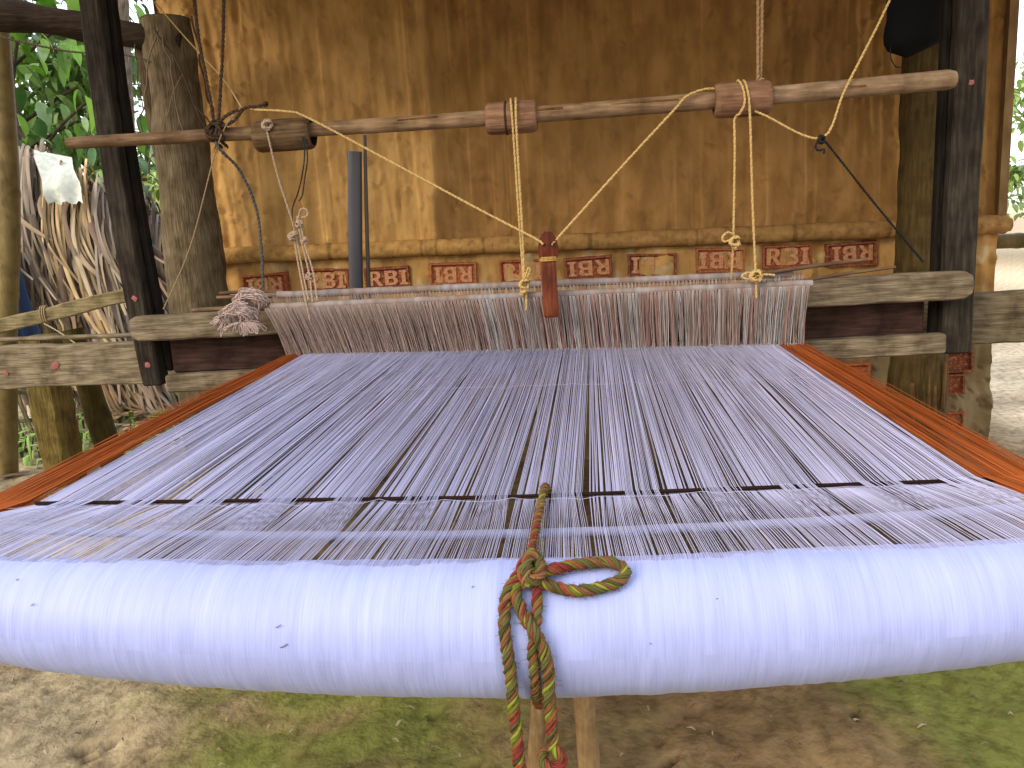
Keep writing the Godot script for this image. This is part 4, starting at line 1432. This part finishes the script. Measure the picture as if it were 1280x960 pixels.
func hanging_pole():
	var m := grain("pole wood", 0, Color(0.45, 0.35, 0.26), Color(0.57, 0.465, 0.36), Color(0.67, 0.57, 0.46), 0.7, 0.12)
	var t := thing("hanging_pole", "long smooth wooden pole hung level above the loom, paler at its right end", "pole", Vector3(-0.22, 1.515, -2.0))
	var mb := MB.new()
	var path := []
	for i in 40:
		var x := -1.075 + 2.15 * i / 39.0
		path.append(Vector3(x, 0.010 - 0.012 * sin(PI * i / 39.0), 0.0))
	var sm := even(curve(path, 0.02), 0.015)
	var rr := PackedFloat32Array()
	var cc := PackedColorArray()
	for i in sm.size():
		var f := float(i) / (sm.size() - 1)
		var r := lerpf(0.0148, 0.0222, f) * (1.0 + 0.03 * fnoise.get_noise_1d(i * 9.0))
		if i < 1 or i == sm.size() - 1:
			r *= 0.8
		rr.append(r)
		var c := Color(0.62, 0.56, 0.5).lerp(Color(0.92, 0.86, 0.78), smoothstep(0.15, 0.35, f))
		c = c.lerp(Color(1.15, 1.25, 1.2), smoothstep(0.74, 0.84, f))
		cc.append(c * (1.0 + 0.22 * fnoise.get_noise_1d(i * 14.0 + 400.0)))
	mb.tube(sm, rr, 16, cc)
	for i in mb.v.size():
		mb.v[i] += mb.n[i] * 0.0012 * fnoise.get_noise_3d(mb.v[i].x * 300.0, mb.v[i].y * 1500.0, mb.v[i].z * 1500.0)
	obj("shaft", mb, m, t)
	mb = MB.new()
	for e in [[0.07, 0.11], [0.29, 0.16], [-0.22, 0.10], [0.80, 0.07]]:
		plank(mb, Vector3(e[0], 0.006, 0.0165 + 0.003 * e[0]), Vector3(e[0] + e[1], 0.007, 0.017 + 0.003 * e[0]), 0.005, 0.004, Vector3.UP, 0.4, 0, 0, Color(0.9, 0.75, 0.6), 0.0008)
	obj("splinter", mb, grain("split wood", 0, Color(0.36, 0.25, 0.15), Color(0.47, 0.34, 0.2), Color(0.56, 0.43, 0.27)), t)
	var old := grain("old bamboo", 0, Color(0.25, 0.18, 0.11), Color(0.37, 0.28, 0.19), Color(0.47, 0.38, 0.27), 0.7, 0.15)
	var redw := grain("sleeve wood", 0, Color(0.41, 0.29, 0.21), Color(0.52, 0.38, 0.285), Color(0.61, 0.47, 0.36), 0.75, 0.15)
	var shapes := [sleeve_shape(0.145, 0.038, 0.030), sleeve_shape(0.122, 0.037, 0.021), sleeve_shape(0.128, 0.039, 0.023)]
	var xs := [-0.728, -0.164, 0.377]
	var labels := ["dark hollow bamboo sleeve at the left of the hanging pole", "reddish wooden sleeve in the middle of the hanging pole", "paler wooden sleeve on the right of the hanging pole, with yellow cord looped over it"]
	for i in 3:
		var s := thing("pole_sleeve", labels[i], "sleeve", Vector3(xs[i], [1.507, 1.510, 1.514][i], -2.0), "sleeves on the hanging pole")
		obj("sleeve", shapes[i], old if i == 0 else redw, s)
		if i > 0:
			# groove worn by the cord
			var gr := MB.new()
			var p := []
			for k in 25:
				var a := TAU * k / 24.0
				p.append(Vector3(-0.012 if i == 1 else 0.006, cos(a) * 0.0372, sin(a) * 0.0372))
			gr.tube(PackedVector3Array(p), 0.003 if i == 1 else 0.002, 6, Color(0.25, 0.2, 0.2))
			obj("groove", gr, redw, s)

const YELLOW := Color(0.50, 0.325, 0.115)

func rope_obj(called: String, label: String, paths: Array, r: float, col: Color, knots: Array = [], mkey := "yellow cord"):
	# paths: lists of world points, knots: [point, radius, cord radius, turns]
	var origin: Vector3 = paths[0][0]
	var t := thing(called, label, "cord", origin, {"yellow_cord": "yellow cords hung from the pole", "thin_string": "thin strings at the left of the pole"}.get(called, ""))
	for p in paths:
		var mb := MB.new()
		cord(mb, p.map(func(q): return q - origin), r, col)
		obj("strand", mb, plain(mkey, 0.75), t)
	for i in knots.size():
		var k = knots[i]
		var mb := MB.new()
		knot(mb, k[0] - origin, k[1], k[2], col, k[3], 17 + i)
		obj("knot", mb, plain(mkey, 0.75), t)

func cords():
	var zf := -1.955
	rope_obj("yellow_cord", "yellow cord running from the left pole end down to the left hole of the peg", [[Vector3(-0.80, 1.572, -1.99), Vector3(-0.775, 1.566, -1.97), Vector3(-0.70, 1.555, -1.955), Vector3(-0.647, 1.536, -1.957), Vector3(-0.434, 1.41, -1.945), Vector3(-0.247, 1.298, -1.935), Vector3(-0.12, 1.225, -1.92), Vector3(-0.098, 1.208, -1.916)]], 0.0034, YELLOW)
	rope_obj("yellow_cord", "yellow cord running from the right hole of the peg up over the pole", [[Vector3(-0.077, 1.208, -1.916), Vector3(-0.06, 1.225, -1.925), Vector3(0.098, 1.382, -1.945), Vector3(0.215, 1.495, -1.957), Vector3(0.245, 1.525, -1.968), Vector3(0.285, 1.539, -1.977), Vector3(0.312, 1.540, -1.985)]], 0.0034, YELLOW)
	rope_obj("yellow_cord", "doubled yellow cord hanging from the middle sleeve to the heddle rods", [
		[Vector3(-0.166, 1.48, -2.035), Vector3(-0.167, 1.535, -2.028), Vector3(-0.163, 1.552, -2.0), Vector3(-0.160, 1.535, -1.963), Vector3(-0.158, 1.47, -1.957), Vector3(-0.155, 1.25, -1.957), Vector3(-0.152, 1.11, -1.958)],
		[Vector3(-0.156, 1.48, -2.035), Vector3(-0.155, 1.535, -2.028), Vector3(-0.151, 1.553, -2.0), Vector3(-0.149, 1.535, -1.963), Vector3(-0.150, 1.47, -1.953), Vector3(-0.149, 1.25, -1.955), Vector3(-0.150, 1.11, -1.957)],
		[Vector3(-0.151, 1.125, -1.955), Vector3(-0.156, 1.105, -1.953), Vector3(-0.148, 1.09, -1.953), Vector3(-0.149, 1.05, -1.955)],
		[Vector3(-0.15, 1.12, -1.955), Vector3(-0.135, 1.145, -1.95), Vector3(-0.138, 1.155, -1.95), Vector3(-0.148, 1.13, -1.952)]],
		0.0034, YELLOW, [[Vector3(-0.150, 1.115, -1.953), 0.013, 0.0035, 4], [Vector3(-0.153, 1.095, -1.953), 0.010, 0.003, 3]])
	rope_obj("yellow_cord", "yellow cord looped over the right sleeve with a bow knot above the heddles", [
		[Vector3(0.349, 1.10, -1.99), Vector3(0.349, 1.20, -1.96), Vector3(0.352, 1.40, -1.955), Vector3(0.354, 1.468, -1.968), Vector3(0.362, 1.476, -1.957), Vector3(0.374, 1.50, -1.952), Vector3(0.372, 1.535, -1.963), Vector3(0.366, 1.556, -1.995), Vector3(0.37, 1.53, -2.036)],
		[Vector3(0.349, 1.205, -1.955), Vector3(0.335, 1.212, -1.95), Vector3(0.322, 1.203, -1.948), Vector3(0.324, 1.191, -1.948), Vector3(0.338, 1.193, -1.95), Vector3(0.35, 1.198, -1.953)]],
		0.0033, YELLOW, [[Vector3(0.351, 1.190, -1.953), 0.013, 0.0035, 4], [Vector3(0.355, 1.180, -1.953), 0.010, 0.003, 3]])
	rope_obj("yellow_cord", "rightmost yellow hanging cord, from the right sleeve to a knot on the heddle rods", [
		[Vector3(0.385, 1.53, -2.036), Vector3(0.380, 1.555, -2.0), Vector3(0.381, 1.535, -1.963), Vector3(0.386, 1.48, -1.955), Vector3(0.392, 1.28, -1.955), Vector3(0.400, 1.11, -1.957), Vector3(0.402, 1.05, -1.957)],
		[Vector3(0.40, 1.108, -1.955), Vector3(0.38, 1.116, -1.95), Vector3(0.366, 1.106, -1.95), Vector3(0.385, 1.100, -1.95), Vector3(0.40, 1.104, -1.952)],
		[Vector3(0.40, 1.106, -1.955), Vector3(0.42, 1.109, -1.95), Vector3(0.445, 1.106, -1.95)]],
		0.0034, YELLOW, [[Vector3(0.400, 1.107, -1.953), 0.015, 0.0038, 5]])
	rope_obj("yellow_cord", "yellow cord from the right sleeve to the black knot and up out of sight", [
		[Vector3(0.395, 1.49, -1.99), Vector3(0.42, 1.472, -1.965), Vector3(0.545, 1.412, -1.955), Vector3(0.602, 1.52, -1.97), Vector3(0.70, 1.70, -2.0), Vector3(0.82, 1.95, -2.05)]], 0.0033, YELLOW)
	rope_obj("knotted_cord", "black cord knotted to the yellow cord and slanting down to the batten", [
		[Vector3(0.54, 1.418, -1.953), Vector3(0.56, 1.398, -1.957), Vector3(0.68, 1.262, -2.0), Vector3(0.82, 1.110, -2.05)],
		[Vector3(0.545, 1.412, -1.95), Vector3(0.532, 1.398, -1.95), Vector3(0.536, 1.385, -1.95), Vector3(0.552, 1.386, -1.948), Vector3(0.548, 1.375, -1.948)]], 0.0032, Color(0.012, 0.011, 0.011), [[Vector3(0.545, 1.408, -1.952), 0.009, 0.0034, 4]], "black cord")
	# suspension cords of the pole
	rope_obj("brown_rope", "brown rope hanging from above to the right end of the pole", [
		[Vector3(0.425, 1.53, -2.03), Vector3(0.421, 1.555, -2.01), Vector3(0.422, 1.70, -2.0), Vector3(0.422, 2.1, -2.0)], [Vector3(0.417, 1.54, -2.02), Vector3(0.413, 1.56, -2.0), Vector3(0.413, 1.7, -2.0), Vector3(0.414, 2.1, -2.0)]], 0.0042, Color(0.33, 0.20, 0.10), [[Vector3(0.42, 1.55, -1.995), 0.008, 0.003, 2]], "old cord")
	rope_obj("dark_rope", "dark old rope hanging from above and lashed round the left end of the pole", [
		[Vector3(-0.885, 1.49, -2.02), Vector3(-0.89, 1.515, -1.975), Vector3(-0.886, 1.545, -1.985), Vector3(-0.878, 1.62, -2.0), Vector3(-0.86, 1.80, -2.03), Vector3(-0.84, 2.2, -2.1)],
		[Vector3(-0.90, 1.49, -2.02), Vector3(-0.905, 1.515, -1.975), Vector3(-0.90, 1.55, -1.99), Vector3(-0.91, 1.66, -2.0), Vector3(-0.93, 1.80, -2.03), Vector3(-0.95, 2.2, -2.1)],
		[Vector3(-0.89, 1.53, -1.98), Vector3(-0.84, 1.545, -1.97), Vector3(-0.81, 1.572, -1.97), Vector3(-0.775, 1.575, -1.97), Vector3(-0.755, 1.578, -1.97)],
		[Vector3(-0.89, 1.54, -1.98), Vector3(-0.85, 1.56, -1.965), Vector3(-0.82, 1.570, -1.965)]], 0.0048, Color(0.065, 0.043, 0.028), [[Vector3(-0.893, 1.525, -1.985), 0.026, 0.004, 5], [Vector3(-0.755, 1.578, -1.97), 0.006, 0.003, 2]], "old cord")
	rope_obj("thin_string", "thin tan string slanting from the pole down to the left of the batten rail", [
		[Vector3(-0.815, 1.575, -1.965), Vector3(-0.886, 1.50, -1.975), Vector3(-1.02, 1.255, -2.03), Vector3(-1.125, 1.09, -2.04)]], 0.0022, Color(0.30, 0.21, 0.11), [], "old cord")
	rope_obj("thin_string", "thin yellow string crossing the upper left corner to the pole", [
		[Vector3(-0.815, 1.575, -1.965), Vector3(-0.89, 1.66, -2.05), Vector3(-1.03, 1.80, -2.15), Vector3(-1.25, 2.05, -2.25)]], 0.0024, Color(0.40, 0.28, 0.13), [], "old cord")
	rope_obj("grey_wire", "grey bent wire arching from the pole down to the heddle rods", [
		[Vector3(-0.895, 1.50, -1.975), Vector3(-0.885, 1.478, -1.98), Vector3(-0.86, 1.43, -2.02), Vector3(-0.842, 1.34, -2.05), Vector3(-0.840, 1.24, -2.05), Vector3(-0.842, 1.125, -2.035)]], 0.0044, Color(0.075, 0.07, 0.062), [], "wire")
	rope_obj("black_wire", "thin black wire drooping from the hollow bamboo sleeve", [
		[Vector3(-0.672, 1.50, -1.965), Vector3(-0.668, 1.46, -1.962), Vector3(-0.682, 1.41, -1.97), Vector3(-0.71, 1.365, -2.0), Vector3(-0.735, 1.33, -2.02), Vector3(-0.738, 1.29, -2.02), Vector3(-0.74, 1.255, -2.02)],
		[Vector3(-0.667, 1.50, -1.965), Vector3(-0.662, 1.45, -1.962), Vector3(-0.68, 1.395, -1.975), Vector3(-0.695, 1.36, -1.99), Vector3(-0.71, 1.345, -2.0)]], 0.0022, Color(0.018, 0.016, 0.016), [], "black cord")
	var tan := Color(0.38, 0.27, 0.18)
	rope_obj("tan_strings", "tan strings from the bamboo sleeve to the left heddle rod, tied with small knots", [
		[Vector3(-0.757, 1.53, -1.962), Vector3(-0.752, 1.49, -1.958), Vector3(-0.745, 1.40, -1.975), Vector3(-0.728, 1.30, -1.99), Vector3(-0.725, 1.27, -1.99)],
		[Vector3(-0.728, 1.27, -1.99), Vector3(-0.722, 1.19, -1.985), Vector3(-0.706, 1.10, -1.965), Vector3(-0.70, 1.05, -1.965)],
		[Vector3(-0.722, 1.27, -1.99), Vector3(-0.714, 1.19, -1.985), Vector3(-0.698, 1.10, -1.965)],
		[Vector3(-0.712, 1.31, -1.985), Vector3(-0.708, 1.25, -1.985), Vector3(-0.695, 1.17, -1.98), Vector3(-0.688, 1.095, -1.965)],
		[Vector3(-0.706, 1.30, -1.985), Vector3(-0.70, 1.24, -1.985), Vector3(-0.684, 1.17, -1.98), Vector3(-0.676, 1.10, -1.965)],
		[Vector3(-0.71, 1.30, -1.985), Vector3(-0.70, 1.325, -1.98), Vector3(-0.685, 1.325, -1.98), Vector3(-0.683, 1.31, -1.98), Vector3(-0.70, 1.305, -1.98)]], 0.0030, tan, [[Vector3(-0.752, 1.528, -1.957), 0.012, 0.004, 4], [Vector3(-0.727, 1.262, -1.988), 0.014, 0.003, 5], [Vector3(-0.708, 1.29, -1.985), 0.010, 0.003, 4], [Vector3(-0.70, 1.25, -1.985), 0.008, 0.003, 3], [Vector3(-0.695, 1.16, -1.98), 0.010, 0.0028, 3]], "old cord")

func small_things():
	# dark pipe and thin rod leaning behind the heddles
	var mb := MB.new()
	pole(mb, [Vector3(-0.695, 0.86, -2.33), Vector3(-0.666, 1.2, -2.31), Vector3(-0.638, 1.488, -2.3)], 0.0215, 0.020, 0.0, 0.02, 16, Color(0.055, 0.05, 0.055), 0.3)
	tag(obj("dark_staff", mb, plain("dark pipe", 0.4, 0.5)), "dark grey round staff standing upright behind the heddles", "staff")
	mb = MB.new()
	pole(mb, [Vector3(-0.652, 0.86, -2.33), Vector3(-0.63, 1.2, -2.31), Vector3(-0.605, 1.53, -2.3)], 0.0065, 0.005, 0.0, 0.05, 8, Color(0.035, 0.028, 0.022))
	tag(obj("thin_rod", mb, plain("dark pipe", 0.4, 0.5)), "thin black rod standing beside the dark grey staff", "rod")
	# black bag hanging top right
	var t := thing("black_bag", "black cloth bag hanging at the top of the right upright", "bag", Vector3(0.885, 1.64, -2.30))
	mb = MB.new()
	var rows := 16
	var cols := 24
	for j in rows + 1:
		var f := float(j) / rows
		for i in cols + 1:
			var a := TAU * i / cols
			var rx: float = lerpf(0.092, 0.070, f) * (1.0 if j > 1 else [0.35, 0.85][j])
			var rz: float = lerpf(0.055, 0.035, f) * (1.0 if j > 1 else [0.3, 0.8][j])
			var wr := 1.0 + 0.14 * fnoise.get_noise_2d(cos(a) * 90.0 + f * 60.0, sin(a) * 90.0 + f * 160.0)
			mb.vert(Vector3(cos(a) * rx * wr, f * 0.30 + 0.012 * cos(a) * (1.0 - f), sin(a) * rz * wr), Vector3(cos(a), 0, sin(a)), Color(0.009, 0.009, 0.011))
	var w := cols + 1
	for j in rows:
		for i in cols:
			var k := j * w + i
			mb.ix.append_array([k, k + 1, k + w, k + 1, k + w + 1, k + w])
	for j in rows + 1:
		for i in w:
			var dx := mb.v[j * w + (i + 1) % cols] - mb.v[j * w + (i - 1 + cols) % cols]
			var dy := mb.v[mini(j + 1, rows) * w + i] - mb.v[maxi(j - 1, 0) * w + i]
			var nn := dy.cross(dx).normalized()
			mb.n[j * w + i] = nn if nn.dot(mb.n[j * w + i]) > 0 else -nn
	obj("sack", mb, plain("black cloth", 0.9, 0.2), t)
	mb = MB.new()
	cord(mb, [Vector3(-0.075, 0.02, 0.01), Vector3(-0.075, -0.01, 0.012), Vector3(-0.06, -0.035, 0.012), Vector3(-0.045, -0.035, 0.012)], 0.002, Color(0.02, 0.018, 0.018))
	obj("drawstring", mb, plain("black cord", 0.8), t)

func rope():
	var t := thing("braided_rope", "red and lime green braided rope knotted in a bow round the warp beam", "rope", Vector3(-0.07, 0.88, -0.80))
	var o := t.position
	var m := plain("braided rope", 0.8, 0.3)
	var lime := Color(0.145, 0.16, 0.02)
	var olive := Color(0.075, 0.07, 0.02)
	var rust := Color(0.15, 0.04, 0.018)
	var red := Color(0.165, 0.024, 0.02)
	var tanc := Color(0.17, 0.075, 0.03)
	var cols := [[lime, rust, olive, red], [red, tanc, lime, rust], [rust, olive, tanc, lime]]
	var pieces := [
		["lead", 0.0052, [Vector3(-0.062, 0.872, -1.06), Vector3(-0.066, 0.905, -1.035), Vector3(-0.069, 0.900, -0.985), Vector3(-0.071, 0.896, -0.935), Vector3(-0.073, 0.893, -0.88), on_roll(-0.073, 88.0, 0.007), on_roll(-0.070, 70.0, 0.009)]],
		["bow_loop", 0.0068, [on_roll(-0.068, 66.0, 0.012), on_roll(-0.050, 69.0, 0.011), on_roll(-0.028, 74.0, 0.010), on_roll(-0.002, 78.0, 0.009), on_roll(0.018, 76.0, 0.009), on_roll(0.029, 69.0, 0.008), on_roll(0.024, 60.0, 0.008), on_roll(0.0, 54.0, 0.008), on_roll(-0.026, 52.0, 0.008), on_roll(-0.048, 56.0, 0.009), on_roll(-0.067, 61.0, 0.011)]],
		["left_end", 0.0068, [on_roll(-0.062, 62.0, 0.014), on_roll(-0.075, 68.0, 0.012), on_roll(-0.087, 62.0, 0.009), on_roll(-0.096, 49.0, 0.008), on_roll(-0.098, 28.0, 0.007), on_roll(-0.095, 7.0, 0.007), Vector3(-0.093, 0.79, -0.747), Vector3(-0.0915, 0.75, -0.744), Vector3(-0.090, 0.69, -0.743), Vector3(-0.091, 0.60, -0.742)]],
		["right_end", 0.0070, [on_roll(-0.062, 64.0, 0.010), on_roll(-0.078, 63.0, 0.012), on_roll(-0.087, 54.0, 0.008), on_roll(-0.081, 40.0, 0.008), on_roll(-0.070, 27.0, 0.013), on_roll(-0.061, 17.0, 0.010), on_roll(-0.055, 0.0, 0.008), Vector3(-0.055, 0.775, -0.747), Vector3(-0.054, 0.745, -0.744), Vector3(-0.0535, 0.718, -0.742)]],
		["binding_turn", 0.0060, [on_roll(-0.066, 66.0, 0.007), on_roll(-0.064, 52.0, 0.006), on_roll(-0.064, 36.0, 0.006), on_roll(-0.069, 16.0, 0.006), on_roll(-0.069, -8.0, 0.006), on_roll(-0.069, -32.0, 0.006), on_roll(-0.069, -60.0, 0.006), on_roll(-0.069, -95.0, 0.006), on_roll(-0.069, -140.0, 0.006), on_roll(-0.069, 170.0, 0.006), on_roll(-0.069, 130.0, 0.004), on_roll(-0.069, 100.0, 0.004)]],
		["knot", 0.0066, [on_roll(-0.060, 76.0, 0.010), on_roll(-0.071, 79.0, 0.017), on_roll(-0.080, 70.0, 0.016), on_roll(-0.077, 60.0, 0.017), on_roll(-0.066, 57.0, 0.018), on_roll(-0.059, 64.0, 0.018), on_roll(-0.063, 75.0, 0.018), on_roll(-0.072, 74.0, 0.022), on_roll(-0.075, 62.0, 0.020), on_roll(-0.073, 54.0, 0.012)]],
		["end_knot", 0.0058, [Vector3(-0.054, 0.722, -0.742), Vector3(-0.047, 0.716, -0.735), Vector3(-0.044, 0.706, -0.738), Vector3(-0.052, 0.699, -0.735), Vector3(-0.063, 0.702, -0.740), Vector3(-0.064, 0.710, -0.746), Vector3(-0.054, 0.712, -0.750), Vector3(-0.047, 0.706, -0.746), Vector3(-0.051, 0.700, -0.742)]],
	]
	for e in pieces:
		var mb := MB.new()
		braid(mb, e[2].map(func(q): return q - o), e[1] * 1.05, e[1] * 5.6, cols)
		obj(e[0], mb, m, t)
	# frayed fibres standing off the rope
	var fz := MB.new()
	for e in pieces:
		var path: PackedVector3Array = even(curve(e[2], 0.004), 0.004)
		for k in path.size() * 5:
			var p: Vector3 = path[rng.randi() % path.size()]
			var d := Vector3(rng.randfn(), rng.randfn(), rng.randfn()).normalized()
			var a: Vector3 = p + d * e[1] * 0.8 - o
			fz.tube(PackedVector3Array([a, a + d * 0.0022 + Vector3(0, rng.randf_range(-0.002, 0.002), 0), a + d * 0.004 + Vector3(rng.randfn() * 0.002, -0.001, 0)]), 0.00022, 3, [rust, lime, tanc][k % 3], false)
	for k in 6:
		var a := on_roll(-0.073, 36.0, 0.003) - o
		fz.tube(curve([a, a + Vector3(-0.008, 0.003 * k - 0.006, 0.004), a + Vector3(-0.016 + 0.002 * k, rng.randf_range(-0.012, 0.006), 0.004)], 0.003), 0.00035, 4, Color(0.25, 0.3, 0.15), false)
	stuff(obj("frayed_fibres", fz, m, t))
